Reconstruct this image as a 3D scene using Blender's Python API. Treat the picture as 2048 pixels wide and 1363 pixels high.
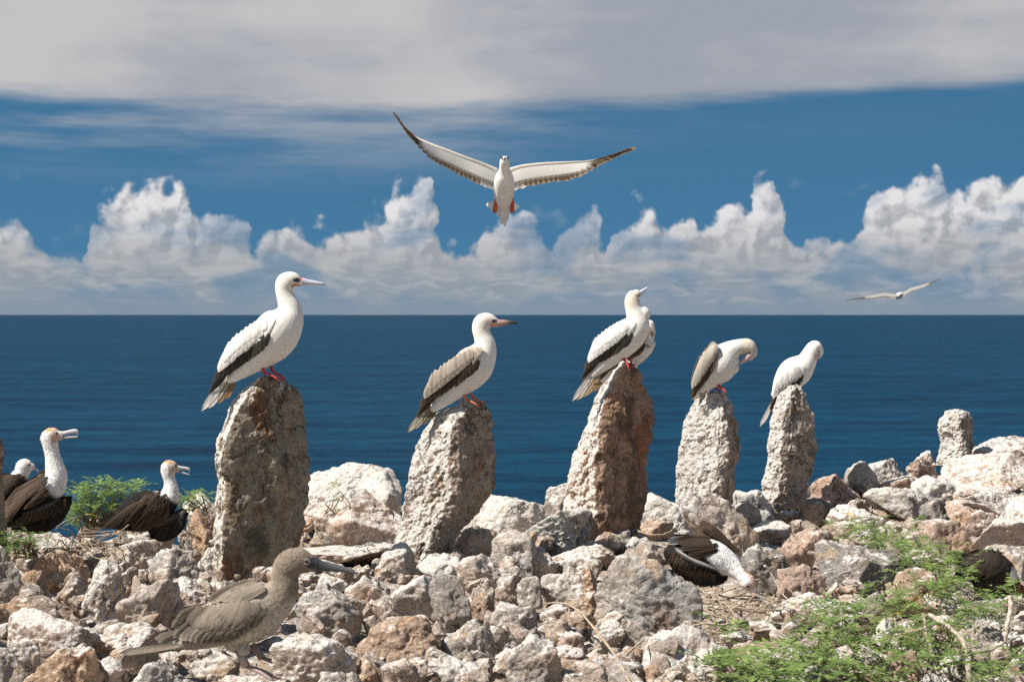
import bpy, math, random
import numpy as np
from mathutils import Vector, Matrix

sc = bpy.context.scene
for o in list(bpy.data.objects):
    bpy.data.objects.remove(o)
COL = sc.collection
R = math.radians

# ------------------------------------------------------------------ camera
W, H = 2048.0, 1363.0
FOC = 70.0
FP = FOC / 36.0 * W                 # focal length in photo pixels
HORIZON = 628.0
CAMZ = 0.95
PITCH = math.atan((H / 2 - HORIZON) / FP)
cam = bpy.data.cameras.new('camera')
cam.lens = FOC
cam.sensor_width = 36.0
cam.sensor_fit = 'HORIZONTAL'
cam.clip_start = 0.1
cam.clip_end = 400000.0
camo = bpy.data.objects.new('camera', cam)
COL.objects.link(camo)
camo.location = (0, 0, CAMZ)
camo.rotation_euler = (math.pi / 2 - PITCH, 0, 0)
cam.dof.use_dof = True
cam.dof.focus_distance = 7.6
cam.dof.aperture_fstop = 11.0
sc.camera = camo
sc.render.resolution_x, sc.render.resolution_y = 1024, 681

def at(px, py, D):
    """photo pixel + distance along world Y -> world point"""
    u = (px - W / 2) / FP
    v = -(py - H / 2) / FP
    c, s = math.cos(PITCH), math.sin(PITCH)
    d = Vector((u, c + v * s, -s + v * c))
    return Vector((0, 0, CAMZ)) + d * (D / d.y)

# ------------------------------------------------------------------ exposure
sc.view_settings.view_transform = 'Standard'
sc.view_settings.look = 'None'
sc.view_settings.gamma = 1.0
sc.view_settings.exposure = 0.6
sc.view_settings.use_curve_mapping = False
sc.cycles.use_denoising = False
sc.cycles.max_bounces = 6
sc.cycles.diffuse_bounces = 2
sc.cycles.glossy_bounces = 2
sc.cycles.transparent_max_bounces = 6
sc.cycles.use_adaptive_sampling = False

# ------------------------------------------------------------------ sun
SUNDIR = Vector((-0.56, -0.26, 0.78)).normalized()
sl = bpy.data.lights.new('sun', 'SUN')
sl.energy = 5.0
sl.angle = R(0.53)
sl.color = (1.0, 0.95, 0.87)
so = bpy.data.objects.new('sun', sl)
COL.objects.link(so)
so.rotation_euler = SUNDIR.to_track_quat('Z', 'Y').to_euler()

# ------------------------------------------------------------------ node helper
class S:
    """a float socket with arithmetic"""
    def __init__(s, nt, sock): s.nt, s.k = nt, sock
    def _m(s, op, *a, clamp=False):
        n = s.nt.nodes.new('ShaderNodeMath'); n.operation = op; n.use_clamp = clamp
        for i, v in enumerate((s,) + a):
            if isinstance(v, S): s.nt.links.new(v.k, n.inputs[i])
            else: n.inputs[i].default_value = v
        return S(s.nt, n.outputs[0])
    def __add__(s, o): return s._m('ADD', o)
    __radd__ = __add__
    def __sub__(s, o): return s._m('SUBTRACT', o)
    def __rsub__(s, o): return s._m('MULTIPLY_ADD', -1.0, o)
    def __mul__(s, o): return s._m('MULTIPLY', o)
    __rmul__ = __mul__
    def __truediv__(s, o): return s._m('DIVIDE', o)
    def pow(s, e): return s._m('POWER', e)
    def max(s, o): return s._m('MAXIMUM', o)
    def min(s, o): return s._m('MINIMUM', o)
    def abs(s): return s._m('ABSOLUTE')
    def clamp(s): return s._m('ADD', 0.0, clamp=True)
    def step(s, a, b, x0=0.0, x1=1.0):
        n = s.nt.nodes.new('ShaderNodeMapRange'); n.interpolation_type = 'SMOOTHSTEP'
        s.nt.links.new(s.k, n.inputs[0])
        for i, v in ((1, a), (2, b), (3, x0), (4, x1)):
            if isinstance(v, S): s.nt.links.new(v.k, n.inputs[i])
            else: n.inputs[i].default_value = v
        return S(s.nt, n.outputs[0])

class NT:
    def __init__(s, nt): s.nt = nt
    def new(s, t, **kw):
        n = s.nt.nodes.new(t)
        for k, v in kw.items(): setattr(n, k, v)
        return n
    def link(s, a, b): s.nt.links.new(a.k if isinstance(a, S) else a, b)
    def S(s, sock): return S(s.nt, sock)
    def xyz(s, x, y, z=0.0):
        n = s.new('ShaderNodeCombineXYZ')
        for i, v in enumerate((x, y, z)):
            if isinstance(v, S): s.link(v, n.inputs[i])
            else: n.inputs[i].default_value = v
        return n.outputs[0]
    def sep(s, v):
        n = s.new('ShaderNodeSeparateXYZ'); s.link(v, n.inputs[0])
        return [S(s.nt, o) for o in n.outputs]
    def noise(s, vec, scale, detail=4.0, rough=0.5, dist=0.0, dim='3D', color=False, w=None):
        n = s.new('ShaderNodeTexNoise'); n.noise_dimensions = dim
        if vec is not None: s.link(vec, n.inputs['Vector'])
        n.inputs['Scale'].default_value = scale
        n.inputs['Detail'].default_value = detail
        n.inputs['Roughness'].default_value = rough
        n.inputs['Distortion'].default_value = dist
        return n.outputs['Color'] if color else S(s.nt, n.outputs[0])
    def voro(s, vec, scale, feat='F1', smooth=None, rnd=1.0, dim='3D'):
        n = s.new('ShaderNodeTexVoronoi'); n.feature = feat; n.voronoi_dimensions = dim
        s.link(vec, n.inputs['Vector']); n.inputs['Scale'].default_value = scale
        n.inputs['Randomness'].default_value = rnd
        if smooth is not None: n.inputs['Smoothness'].default_value = smooth
        return S(s.nt, n.outputs['Distance'])
    def mix(s, f, a, b, mode='MIX'):
        n = s.new('ShaderNodeMix', data_type='RGBA', blend_type=mode)
        for i, v in ((0, f), (6, a), (7, b)):
            if isinstance(v, S): s.link(v, n.inputs[i])
            elif isinstance(v, (int, float)): n.inputs[i].default_value = v
            elif isinstance(v, tuple): n.inputs[i].default_value = v if len(v) == 4 else v + (1.0,)
            else: s.link(v, n.inputs[i])
        return n.outputs[2]
    def vadd(s, a, b, op='ADD'):
        n = s.new('ShaderNodeVectorMath', operation=op)
        for i, v in enumerate((a, b)):
            if isinstance(v, tuple): n.inputs[i].default_value = v
            else: s.link(v, n.inputs[i])
        return n.outputs[0]
    def scale(s, a, f):
        n = s.new('ShaderNodeVectorMath', operation='SCALE')
        s.link(a, n.inputs[0])
        if isinstance(f, S): s.link(f, n.inputs['Scale'])
        else: n.inputs['Scale'].default_value = f
        return n.outputs[0]
    def curve(s, f, pts):
        n = s.new('ShaderNodeFloatCurve'); c = n.mapping.curves[0]
        n.mapping.use_clip = False
        while len(c.points) > 2: c.points.remove(c.points[1])
        c.points[0].location = pts[0]; c.points[1].location = pts[-1]
        for p in pts[1:-1]: c.points.new(*p)
        n.mapping.update()
        s.link(f, n.inputs['Value'])
        return S(s.nt, n.outputs[0])

# ------------------------------------------------------------------ world: Nishita sky with clouds laid out by compass direction
wd = bpy.data.worlds.new('World'); sc.world = wd; wd.use_nodes = True
wd.node_tree.nodes.clear()
n = NT(wd.node_tree)
tc = n.new('ShaderNodeTexCoord')
dx, dy, dz = n.sep(tc.outputs['Generated'])
az = dx._m('ARCTAN2', dy)                        # radians right of the view axis
el = dz / (dx * dx + dy * dy)._m('SQRT').max(0.02)   # tangent of elevation
SKY = 0.10
# blue air
sky = n.new('ShaderNodeTexSky', sky_type='NISHITA')
sky.sun_disc = False
sky.sun_elevation = math.asin(SUNDIR.z)
sky.sun_rotation = math.atan2(SUNDIR.x, SUNDIR.y)
sky.altitude = 60.0; sky.air_density = 1.0; sky.dust_density = 0.3; sky.ozone_density = 3.0
n.link(n.xyz(dx, dy, dz.max(0.0) * 0.9 + 0.26), sky.inputs['Vector'])
air = n.mix(1.0, sky.outputs[0], (0.272, 0.505, 0.535), 'MULTIPLY')
# cumulus bank: its skyline round the horizon (a drawn stretch, noise beyond it)
sky_px = [(0,425),(15,420),(25,445),(60,432),(80,450),(110,478),(150,495),(182,500),(192,410),(215,400),(240,395),(252,388),(285,372),(300,352),(320,350),(335,372),(350,388),(365,374),(385,388),(393,420),(420,418),(450,425),(480,430),(500,432),(508,470),(530,455),(560,460),(575,445),(610,443),(640,450),(700,462),(722,458),(740,430),(770,415),(785,365),(800,362),(815,376),(840,350),(855,350),(868,378),(870,420),(880,470),(890,480),(940,480),(965,425),(1000,418),(1050,425),(1085,440),(1095,470),(1120,462),(1150,430),(1165,418),(1185,418),(1197,440),(1215,470),(1225,425),(1290,412),(1330,425),(1370,425),(1390,428),(1402,450),(1430,430),(1450,395),(1475,390),(1490,400),(1500,357),(1515,346),(1530,358),(1552,380),(1558,420),(1575,470),(1600,482),(1660,465),(1700,455),(1720,430),(1730,400),(1760,368),(1795,365),(1815,352),(1830,338),(1860,343),(1875,370),(1890,385),(1940,366),(1960,355),(2000,338),(2048,345)]
def skyline(a):
    u = a * (FP / W) + 0.5
    drawn = n.curve(u.clamp(), [(x / W, (628 - y) / 400.0) for x, y in sky_px]) * (400.0 / FP)
    ph = n.noise(n.xyz(a * 9.0, 3.7, 0.0), 1.0, 5.0, 0.6, dim='2D') * 0.11 - 0.005
    inside = (u - 0.5).abs().step(0.5, 0.56, 1.0, 0.0)
    return drawn * inside + ph * (1.0 - inside)
P0 = n.xyz(az * 10.0, el * 10.0, 0.0)
warp = n.noise(P0, 5.0, 3.0, 0.6, color=True, dim='2D')
wx, wy, _ = n.sep(warp)
def cloud(ox, oy):
    a, e = az + ox, el + oy
    p = n.xyz(a * 10.0, e * 10.0, 0.0)
    billow = n.voro(n.vadd(p, n.scale(warp, 0.16)), 7.5, 'SMOOTH_F1', 0.35, dim='2D')
    fine = n.noise(p, 11.0, 3.5, 0.55, dim='2D')
    d = skyline(a + (wx - 0.5) * 0.012) - (e + (wy - 0.5) * 0.016)
    return d - 0.0032 + (0.42 - billow) * 0.016 + (fine - 0.5) * 0.013, billow, fine
d0, b0, f0 = cloud(0.0, 0.0)
d1, b1, f1 = cloud(-0.0022, 0.0030)
cum = d0.step(-0.0022, 0.0058)
relief = (d0 - d1) * 120.0                       # towards the sun it thins: lit rims
lit = ((relief + 0.25) * 0.85 + (0.5 - b0) * 0.5 + (f0 - 0.5) * 1.1).clamp()
hgt = el.step(0.016, 0.062)                      # cloud bases grey, tops white
lit = (lit * (0.10 + 0.90 * hgt) + hgt * 0.24 - 0.04).clamp()
g = 0.77 / SKY
cumc = n.mix(lit, (0.285 * g, 0.305 * g, 0.335 * g), (0.66 * g, 0.65 * g, 0.66 * g))
# low bank of small flat puffs towards the horizon, fading into sea haze
puff = n.noise(n.xyz(az * 14.0, el * 60.0 + 2.0), 2.2, 5.0, 0.62, 0.4, dim='2D')
puffm = puff.step(0.47, 0.66) * el.step(0.006, 0.018) * el.step(0.055, 0.035)
hz = el.step(0.000, 0.034, 0.92, 0.0)
cumc = n.mix(hz, cumc, (0.205 * g, 0.262 * g, 0.325 * g))
puff2 = n.noise(n.xyz(az * 26.0, el * 95.0 + 7.0), 2.2, 4.0, 0.6, 0.5, dim='2D').step(0.50, 0.68) * el.step(0.003, 0.010) * el.step(0.034, 0.020)
cumc = n.mix((puffm * 0.65).max(puff2 * 0.45), cumc, (0.42 * g, 0.425 * g, 0.435 * g))
gap = n.noise(n.xyz(az * 13.0, el * 24.0), 1.5, 4.0, 0.55, 0.3, dim='2D')
cover = (cum * gap.step(0.32, 0.54, 0.45, 1.0)).max(hz * 0.95)
# detached scraps above the bank
scr = n.noise(n.xyz(az * 10.0, el * 14.0 + 9.0), 2.6, 5.0, 0.6, dim='2D').step(0.64, 0.74) * el.step(0.035, 0.05) * el.step(0.075, 0.06)
# the grey sheet higher up
sx = n.noise(n.xyz(az * 4.0, el * 9.0, 1.0), 1.3, 6.0, 0.55, dim='2D')
sx2 = n.noise(n.xyz(az * 3.0, el * 26.0 + 4.0), 1.6, 5.0, 0.6, dim='2D')
edge = n.curve((az * (FP / W) + 0.5).clamp(), [(x / W, (628 - y) / 800.0) for x, y in [(0,212),(260,222),(560,232),(900,228),(1250,222),(1500,206),(1750,194),(2048,176)]]) * (800.0 / FP)
de = el - edge + (sx2 - 0.5) * 0.022
sheet = de.step(-0.004, 0.009)
veil = (el - edge).step(-0.042, 0.0) * (sx2.step(0.38, 0.72) * 0.55) * (az.step(-0.02, 0.12, 1.0, 0.12))
high = el.step(0.22, 0.7, 1.0, 0.0)              # breaks up overhead
brk = n.noise(n.xyz(dx / dz.max(0.05), dy / dz.max(0.05), 0.0), 0.8, 5.0, 0.55, dim='2D').step(0.45, 0.62)
sheet = sheet * high.max(brk * 0.25)
sheetc = n.mix((sx * 0.9 + sx2 * 0.3 - az * 0.35).step(0.38, 0.78), (0.29 * g, 0.315 * g, 0.365 * g), (0.475 * g, 0.47 * g, 0.475 * g))
c = n.mix(sheet.max(veil), air, sheetc)
c = n.mix(scr * 0.12, c, (0.46 * g, 0.48 * g, 0.5 * g))
c = n.mix(cover, c, cumc)
bg = n.new('ShaderNodeBackground'); bg.inputs['Strength'].default_value = SKY
n.link(c, bg.inputs['Color'])
wo = n.new('ShaderNodeOutputWorld'); n.link(bg.outputs[0], wo.inputs['Surface'])
wd.cycles.sampling_method = 'NONE'

# ------------------------------------------------------------------ numpy noise and mesh helpers
_rng = np.random.RandomState(7)
_perm = _rng.permutation(256); _perm = np.concatenate([_perm, _perm, _perm])
_grad = _rng.normal(size=(256, 3)); _grad /= np.linalg.norm(_grad, axis=1)[:, None]
def pnoise(p):
    i = np.floor(p).astype(int); f = p - i; i &= 255
    u = f * f * f * (f * (f * 6 - 15) + 10)
    r = 0.0
    for a in (0, 1):
        for b in (0, 1):
            for c in (0, 1):
                h = _perm[_perm[_perm[(i[:, 0] + a) & 255] + ((i[:, 1] + b) & 255)] + ((i[:, 2] + c) & 255)]
                d = ((f - (a, b, c)) * _grad[h]).sum(1)
                r = r + d * (u[:, 0] if a else 1 - u[:, 0]) * (u[:, 1] if b else 1 - u[:, 1]) * (u[:, 2] if c else 1 - u[:, 2])
    return r * 1.6
def fbm(p, o=4, gain=0.5, off=0.0, ridge=False):
    r, a = 0.0, 1.0
    p = np.asarray(p, float) + off
    for k in range(o):
        v = pnoise(p)
        r = r + a * ((0.5 - np.abs(v)) if ridge else v); a *= gain; p = p * 2.03 + 11.3
    return r

def mesh(name, V, F, mat=None, smooth=True, col=None):
    """V (n,3), F list/array of tris or quads -> mesh data block"""
    me = bpy.data.meshes.new(name)
    V = np.asarray(V, np.float32)
    if isinstance(F, np.ndarray):
        k = F.shape[1]; loops = F.ravel(); tot = np.full(len(F), k); st = np.arange(len(F)) * k
    else:
        tot = np.array([len(f) for f in F]); loops = np.array([i for f in F for i in f]); st = np.concatenate([[0], np.cumsum(tot)[:-1]])
    me.vertices.add(len(V)); me.vertices.foreach_set('co', V.ravel())
    me.loops.add(len(loops)); me.loops.foreach_set('vertex_index', loops.astype(np.int32))
    me.polygons.add(len(tot)); me.polygons.foreach_set('loop_start', st.astype(np.int32))
    me.update(calc_edges=True)
    me.polygons.foreach_set('use_smooth', np.full(len(tot), bool(smooth)))
    if col is not None: setcol(me, col)
    if mat: me.materials.append(mat)
    me.validate()
    return me
def setcol(me, col):
    a = me.color_attributes.new('Col', 'FLOAT_COLOR', 'POINT')
    c = np.ones((len(me.vertices), 4), np.float32); c[:, :3] = col
    a.data.foreach_set('color', c.ravel())
def coords(me):
    v = np.empty(len(me.vertices) * 3, np.float32); me.vertices.foreach_get('co', v)
    return v.reshape(-1, 3).astype(float)
def obj(name, me, parent=None, loc=(0, 0, 0), rot=(0, 0, 0), **props):
    o = bpy.data.objects.new(name, me); COL.objects.link(o)
    o.location = loc; o.rotation_euler = rot
    if parent: o.parent = parent
    for k, v in props.items():
        if v is not None: o[k] = v
    return o
def thing(name, label, category, loc=(0, 0, 0), group=None):
    return obj(name, None, None, loc, label=label, category=category, group=group)

class MB:
    """collects pieces into one mesh, with vertex colours"""
    def __init__(s): s.V, s.F, s.C, s.k = [], [], [], 0
    def add(s, V, F, c=(1, 1, 1)):
        V = np.asarray(V, float)
        s.V.append(V); s.F.extend([tuple(i + s.k for i in f) for f in F])
        c = np.asarray(c, float); s.C.append(np.broadcast_to(c, (len(V), 3)) if c.ndim < 2 else c)
        s.k += len(V)
    def build(s, name, mat, parent=None, smooth=True, **kw):
        me = mesh(name, np.concatenate(s.V), s.F, mat, smooth, np.concatenate(s.C))
        return obj(name, me, parent, **kw)
    def tube(s, pts, rad, c=(1, 1, 1), n=7, cap=True):
        pts = np.asarray(pts, float); m = len(pts)
        rad = np.broadcast_to(np.asarray(rad, float), (m,))
        t = np.gradient(pts, axis=0); t /= np.linalg.norm(t, axis=1)[:, None] + 1e-9
        up = np.array([0, 0, 1.0]) if abs(t[:, 2]).mean() < 0.8 else np.array([0, 1.0, 0])
        a = np.cross(t, up); a /= np.linalg.norm(a, axis=1)[:, None] + 1e-9
        b = np.cross(a, t)
        th = np.arange(n) / n * 2 * math.pi
        V = (pts[:, None] + rad[:, None, None] * (np.cos(th)[None, :, None] * a[:, None] + np.sin(th)[None, :, None] * b[:, None])).reshape(-1, 3)
        F = [(i * n + j, i * n + (j + 1) % n, (i + 1) * n + (j + 1) % n, (i + 1) * n + j) for i in range(m - 1) for j in range(n)]
        if cap: F += [tuple(range(n))[::-1], tuple(range((m - 1) * n, m * n))]
        if np.asarray(c).ndim == 2: c = np.repeat(np.asarray(c), n, axis=0)
        s.add(V, F, c)
def spline(pts, m):
    """Catmull-Rom through rows of pts, m samples"""
    p = np.asarray(pts, float); k = len(p)
    q = np.vstack([2 * p[0] - p[1], p, 2 * p[-1] - p[-2]])
    t = np.linspace(0, k - 1 - 1e-6, m); i = t.astype(int); f = (t - i)[:, None]
    a, b, c, d = q[i], q[i + 1], q[i + 2], q[i + 3]
    return 0.5 * (2 * b + (c - a) * f + (2 * a - 5 * b + 4 * c - d) * f ** 2 + (3 * b - a - 3 * c + d) * f ** 3)
def ico(sub):
    t = (1 + 5 ** .5) / 2
    v = [(-1, t, 0), (1, t, 0), (-1, -t, 0), (1, -t, 0), (0, -1, t), (0, 1, t), (0, -1, -t), (0, 1, -t), (t, 0, -1), (t, 0, 1), (-t, 0, -1), (-t, 0, 1)]
    f = [(0, 11, 5), (0, 5, 1), (0, 1, 7), (0, 7, 10), (0, 10, 11), (1, 5, 9), (5, 11, 4), (11, 10, 2), (10, 7, 6), (7, 1, 8), (3, 9, 4), (3, 4, 2), (3, 2, 6), (3, 6, 8), (3, 8, 9), (4, 9, 5), (2, 4, 11), (6, 2, 10), (8, 6, 7), (9, 8, 1)]
    v = np.array(v, float); f = np.array(f)
    for _ in range(sub):
        e = np.sort(np.concatenate([f[:, [0, 1]], f[:, [1, 2]], f[:, [2, 0]]]), axis=1)
        ue, inv = np.unique(e, axis=0, return_inverse=True); inv = inv.ravel()
        mid = len(v) + inv.reshape(3, -1).T
        v = np.vstack([v, (v[ue[:, 0]] + v[ue[:, 1]]) / 2])
        a, b, c = f.T; ab, bc, ca = mid.T
        f = np.concatenate([np.stack(x, 1) for x in ((a, ab, ca), (b, bc, ab), (c, ca, bc), (ab, bc, ca))])
        v /= np.linalg.norm(v, axis=1)[:, None]
    return v / np.linalg.norm(v, axis=1)[:, None], f
ICO = {k: ico(k) for k in (1, 2, 3, 4, 5)}

# ------------------------------------------------------------------ materials
def material(name):
    m = bpy.data.materials.new(name); m.use_nodes = True; m.node_tree.nodes.clear()
    return m, NT(m.node_tree)
def finish(n, bsdf, disp=None):
    o = n.new('ShaderNodeOutputMaterial'); n.link(bsdf, o.inputs['Surface'])
def principled(n, color, rough=0.8, spec=0.3, normal=None):
    b = n.new('ShaderNodeBsdfPrincipled')
    if isinstance(color, tuple): b.inputs['Base Color'].default_value = color + (1,) if len(color) == 3 else color
    else: n.link(color, b.inputs['Base Color'])
    if isinstance(rough, S): n.link(rough, b.inputs['Roughness'])
    else: b.inputs['Roughness'].default_value = rough
    b.inputs['Specular IOR Level'].default_value = spec
    if normal is not None: n.link(normal, b.inputs['Normal'])
    return b
def bump(n, h, dist, strength=1.0, prev=None):
    b = n.new('ShaderNodeBump'); b.inputs['Distance'].default_value = dist; b.inputs['Strength'].default_value = strength
    n.link(h, b.inputs['Height'])
    if prev is not None: n.link(prev, b.inputs['Normal'])
    return b.outputs[0]

def rock_material(name, lit_side_white=0.0, standing=False):
    m, n = material(name)
    geo = n.new('ShaderNodeNewGeometry'); oi = n.new('ShaderNodeObjectInfo')
    rnd = n.S(oi.outputs['Random'])
    p = n.vadd(geo.outputs['Position'], n.xyz(rnd * 37.0, rnd * 91.0, rnd * 53.0))
    nx, ny, nz = n.sep(geo.outputs['Normal'])
    n1 = n.noise(p, 5.0, 5.0, 0.6); n2 = n.noise(p, 17.0, 6.0, 0.68); n3 = n.noise(p, 75.0, 5.0, 0.7)
    n4 = n.noise(p, 9.0, 4.0, 0.6, 0.6)
    pit = n.voro(n.vadd(p, n.scale(n.noise(p, 40.0, 2.0, color=True), 0.03)), 38.0, 'F1')
    c = n.mix((n2 * 0.62 + n3 * 0.5).step(0.38, 0.74), (0.27, 0.228, 0.195), (0.71, 0.615, 0.545))
    c = n.mix(n1.step(0.50, 0.66) * 0.75, c, (0.42, 0.41, 0.395))
    c = n.mix(n4.step(0.56, 0.68) * 0.55, c, (0.54, 0.36, 0.21))
    c = n.mix(n.noise(p, 13.0, 4.0, 0.65).step(0.60, 0.70) * 0.5, c, (0.25, 0.12, 0.085))
    c = n.mix(n3.step(0.53, 0.63) * n2.step(0.40, 0.56) * 0.7, c, (0.10, 0.095, 0.09))
    if standing:
        q = n.vadd(p, (1.0, 1.0, 0.45), 'MULTIPLY')
        c = n.mix(n.noise(q, 11.0, 5.0, 0.65, 0.4).step(0.50, 0.60) * 0.72, c, (0.115, 0.098, 0.085))
        c = n.mix(n.noise(q, 7.0, 5.0, 0.62, 0.3).step(0.56, 0.66) * 0.75, c, (0.50, 0.47, 0.40))
        c = n.mix(n.noise(n.vadd(q, (7.0, 3.0, 1.0)), 6.0, 4.0, 0.6, 0.3).step(0.58, 0.68) * 0.6, c, (0.36, 0.17, 0.085))
    c = n.mix(1.0, c, oi.outputs['Color'], 'MULTIPLY')
    # droppings: white where they land and run; sunlit left faces also whitened in the colour
    run = n.noise(n.vadd(p, (0, 0, 0)) if not standing else n.vadd(p, (1.0, 1.0, 0.16), 'MULTIPLY'), 26.0, 5.0, 0.65)
    g = nz * 0.32 + nx * (-lit_side_white) + n2 * 0.55 + run * 0.75 + n3 * 0.25 + n.S(oi.outputs['Alpha']) - (1.06 if not standing else 1.12)
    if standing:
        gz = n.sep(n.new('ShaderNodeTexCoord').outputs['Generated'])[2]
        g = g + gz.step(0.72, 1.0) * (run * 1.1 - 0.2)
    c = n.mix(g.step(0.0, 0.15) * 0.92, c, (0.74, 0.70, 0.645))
    c = n.mix(n4.step(0.50, 0.66) * n2.step(0.4, 0.65) * 0.45, c, (0.52, 0.36, 0.22))
    spk = n.noise(p, 48.0, 4.0, 0.7)
    c = n.mix(spk.step(0.55, 0.64) * (0.75 if standing else 0.42), c, (0.17, 0.14, 0.115))
    h = n3 * 0.5 + spk * -0.5 + n2 * 1.0 + pit.step(0.0, 0.35) * 0.35
    crk = n.voro(n.vadd(p, n.scale(n.noise(p, 9.0, 3.0, 0.6, color=True), 0.16)), 5.5, 'DISTANCE_TO_EDGE')
    line = crk.step(0.0, 0.022, 1.0, 0.0) * n.noise(p, 3.0, 2.0).step(0.45, 0.6)
    c = n.mix(line * 0.6, c, (0.11, 0.09, 0.075))
    h = h - line * 0.8
    nm = bump(n, h, 0.019, 1.0)
    nm = bump(n, n.noise(p, 230.0, 4.0, 0.7), 0.004, 0.9, nm)
    finish(n, principled(n, c, 0.92, 0.15, nm).outputs[0])
    return m
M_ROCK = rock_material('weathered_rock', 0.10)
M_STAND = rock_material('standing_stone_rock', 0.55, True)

# ------------------------------------------------------------------ the setting: sea, island ground
SEA = -60.0
m, n = material('sea_water')
geo = n.new('ShaderNodeNewGeometry')
p = geo.outputs['Position']
px_, py_, pz_ = n.sep(p)
pp = n.xyz(px_ * 0.55, py_ * 1.0, 0.0)
w1 = n.noise(pp, 0.045, 6.0, 0.62, 0.3); w2 = n.noise(pp, 0.30, 4.0, 0.6)
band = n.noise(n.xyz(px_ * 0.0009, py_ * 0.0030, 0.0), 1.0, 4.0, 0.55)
c = n.mix(band.step(0.38, 0.62), (0.0014, 0.0165, 0.037), (0.0020, 0.0245, 0.056))  # broad darker bands: cloud shadows on the water, put into its colour
c = n.mix((w1 * 0.6 + w2 * 0.45).step(0.40, 0.66), c, (0.0032, 0.044, 0.090))
sw = n.noise(n.xyz(px_ * 0.0045, py_ * 0.022, 0.0), 1.0, 6.0, 0.66, 0.4)
c = n.mix(sw.step(0.46, 0.70) * 0.55, c, (0.0032, 0.047, 0.094))
c = n.mix(sw.step(0.52, 0.32) * 0.55, c, (0.0006, 0.013, 0.034))
nm = bump(n, w1 * 3.0 + w2 * 0.9, 1.1, 1.0)
b = principled(n, c, 0.42, 0.010, nm)
b.inputs['IOR'].default_value = 1.33
b.inputs['Specular Tint'].default_value = (0.4, 0.75, 1.0, 1.0)
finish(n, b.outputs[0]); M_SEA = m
s = 180000.0
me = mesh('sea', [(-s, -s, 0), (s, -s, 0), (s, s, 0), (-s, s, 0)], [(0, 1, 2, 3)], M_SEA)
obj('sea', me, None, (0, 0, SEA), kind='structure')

def crest(x): return 9.45 + 0.42 * np.clip(x, -4, 4)
def ground_z(x, y):
    x = np.asarray(x, float); y = np.asarray(y, float)
    z = 0.0 + 0.03 * np.sin(x * 2.1 + 0.6) * np.sin(y * 1.7)
    rise = np.clip((x - 0.9) / 1.4, 0, 1.2) * np.clip((y - 7.4) / 2.4, 0, 1.1)
    z = z + 0.10 * rise
    over = np.clip(y - crest(x), 0, None)
    z = z - 0.9 * over ** 1.35
    return np.maximum(z, SEA - 3)
xs = np.concatenate([-np.geomspace(60, 4.2, 26), np.arange(-4, 4.01, 0.04), np.geomspace(4.2, 60, 26)])
ys = np.concatenate([-np.geomspace(30, 1, 16), np.arange(-0.5, 4, 0.25), np.arange(4, 11.5, 0.04), np.geomspace(11.6, 55, 40)])
X, Y = np.meshgrid(xs, ys)
Z = ground_z(X, Y)
P3 = np.stack([X.ravel(), Y.ravel(), np.zeros(X.size)], 1)
amp = np.where((np.abs(X) < 5) & (Y > 3) & (Y < 12), 1.0, 1.0).ravel()
Z = Z.ravel() + 0.05 * fbm(P3 * 3.0, 4, 0.55) + 0.025 * fbm(P3 * 14, 2, 0.5, ridge=True) - 0.05
nxs, nys = len(xs), len(ys)
ii = np.arange(nxs * nys).reshape(nys, nxs)
F = np.stack([ii[:-1, :-1], ii[:-1, 1:], ii[1:, 1:], ii[1:, :-1]], -1).reshape(-1, 4)
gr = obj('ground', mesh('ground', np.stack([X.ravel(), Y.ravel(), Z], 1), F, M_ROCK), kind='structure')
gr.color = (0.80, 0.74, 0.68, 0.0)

# ------------------------------------------------------------------ rocks
rs = np.random.RandomState(21)
def rot_rand(r):
    q = r.normal(size=4); q /= np.linalg.norm(q); w, x, y, z = q
    return np.array([[1 - 2 * (y * y + z * z), 2 * (x * y - z * w), 2 * (x * z + y * w)], [2 * (x * y + z * w), 1 - 2 * (x * x + z * z), 2 * (y * z - x * w)], [2 * (x * z - y * w), 2 * (y * z + x * w), 1 - 2 * (x * x + y * y)]])
def rock_shape(seed, sub, size, round_=0.0, rough=1.0):
    """closed rock filling the box size (half extents, metres)"""
    r = np.random.RandomState(seed)
    d, f = ICO[sub]
    k = r.randint(9, 15)
    nrm = r.normal(size=(k, 3)); nrm /= np.linalg.norm(nrm, axis=1)[:, None]
    off = r.uniform(0.44, 0.92, k)
    p = 40 - 34 * round_
    q = np.clip(d @ nrm.T, 0, None) / off
    rad = ((q ** p).sum(1) + (1 / 1.15) ** p) ** (-1 / p)
    v = d * rad[:, None]
    s = np.asarray(size, float); sm = s.mean()
    v = v / np.abs(v).max(0) * s
    o = r.uniform(-50, 50, 3)
    v = v + d * (sm * (0.085 * fbm(v / sm * 1.5, 3, 0.5, o))[:, None])
    fine = 0.0065 * fbm(v * 24, 3, 0.6, o) + 0.011 * np.clip(fbm(v * 40, 2, 0.5, o, True) - 0.35, -0.3, 0.1)
    v = v + d * (rough * min(1.0, sm / 0.05) * fine)[:, None]
    c = (v.max(0) + v.min(0)) / 2; v -= c; v *= s / v.max(0)
    return v, f
TINT = {'p': (1.14, 1.09, 1.03, .22), 'b': (1.04, .96, .89, .08), 'g': (.92, .93, .92, .06), 'd': (.66, .67, .67, -.05), 'o': (1.14, .92, .72, .05),
        'r': (1.0, .84, .77, .0), 'w': (1.22, 1.17, 1.1, .55), 'n': (.86, .72, .61, -.10), 'k': (1.12, 1.02, .96, .14)}
def row_D(row): return CAMZ * FP / (row - HORIZON)
KEY = []
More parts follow.
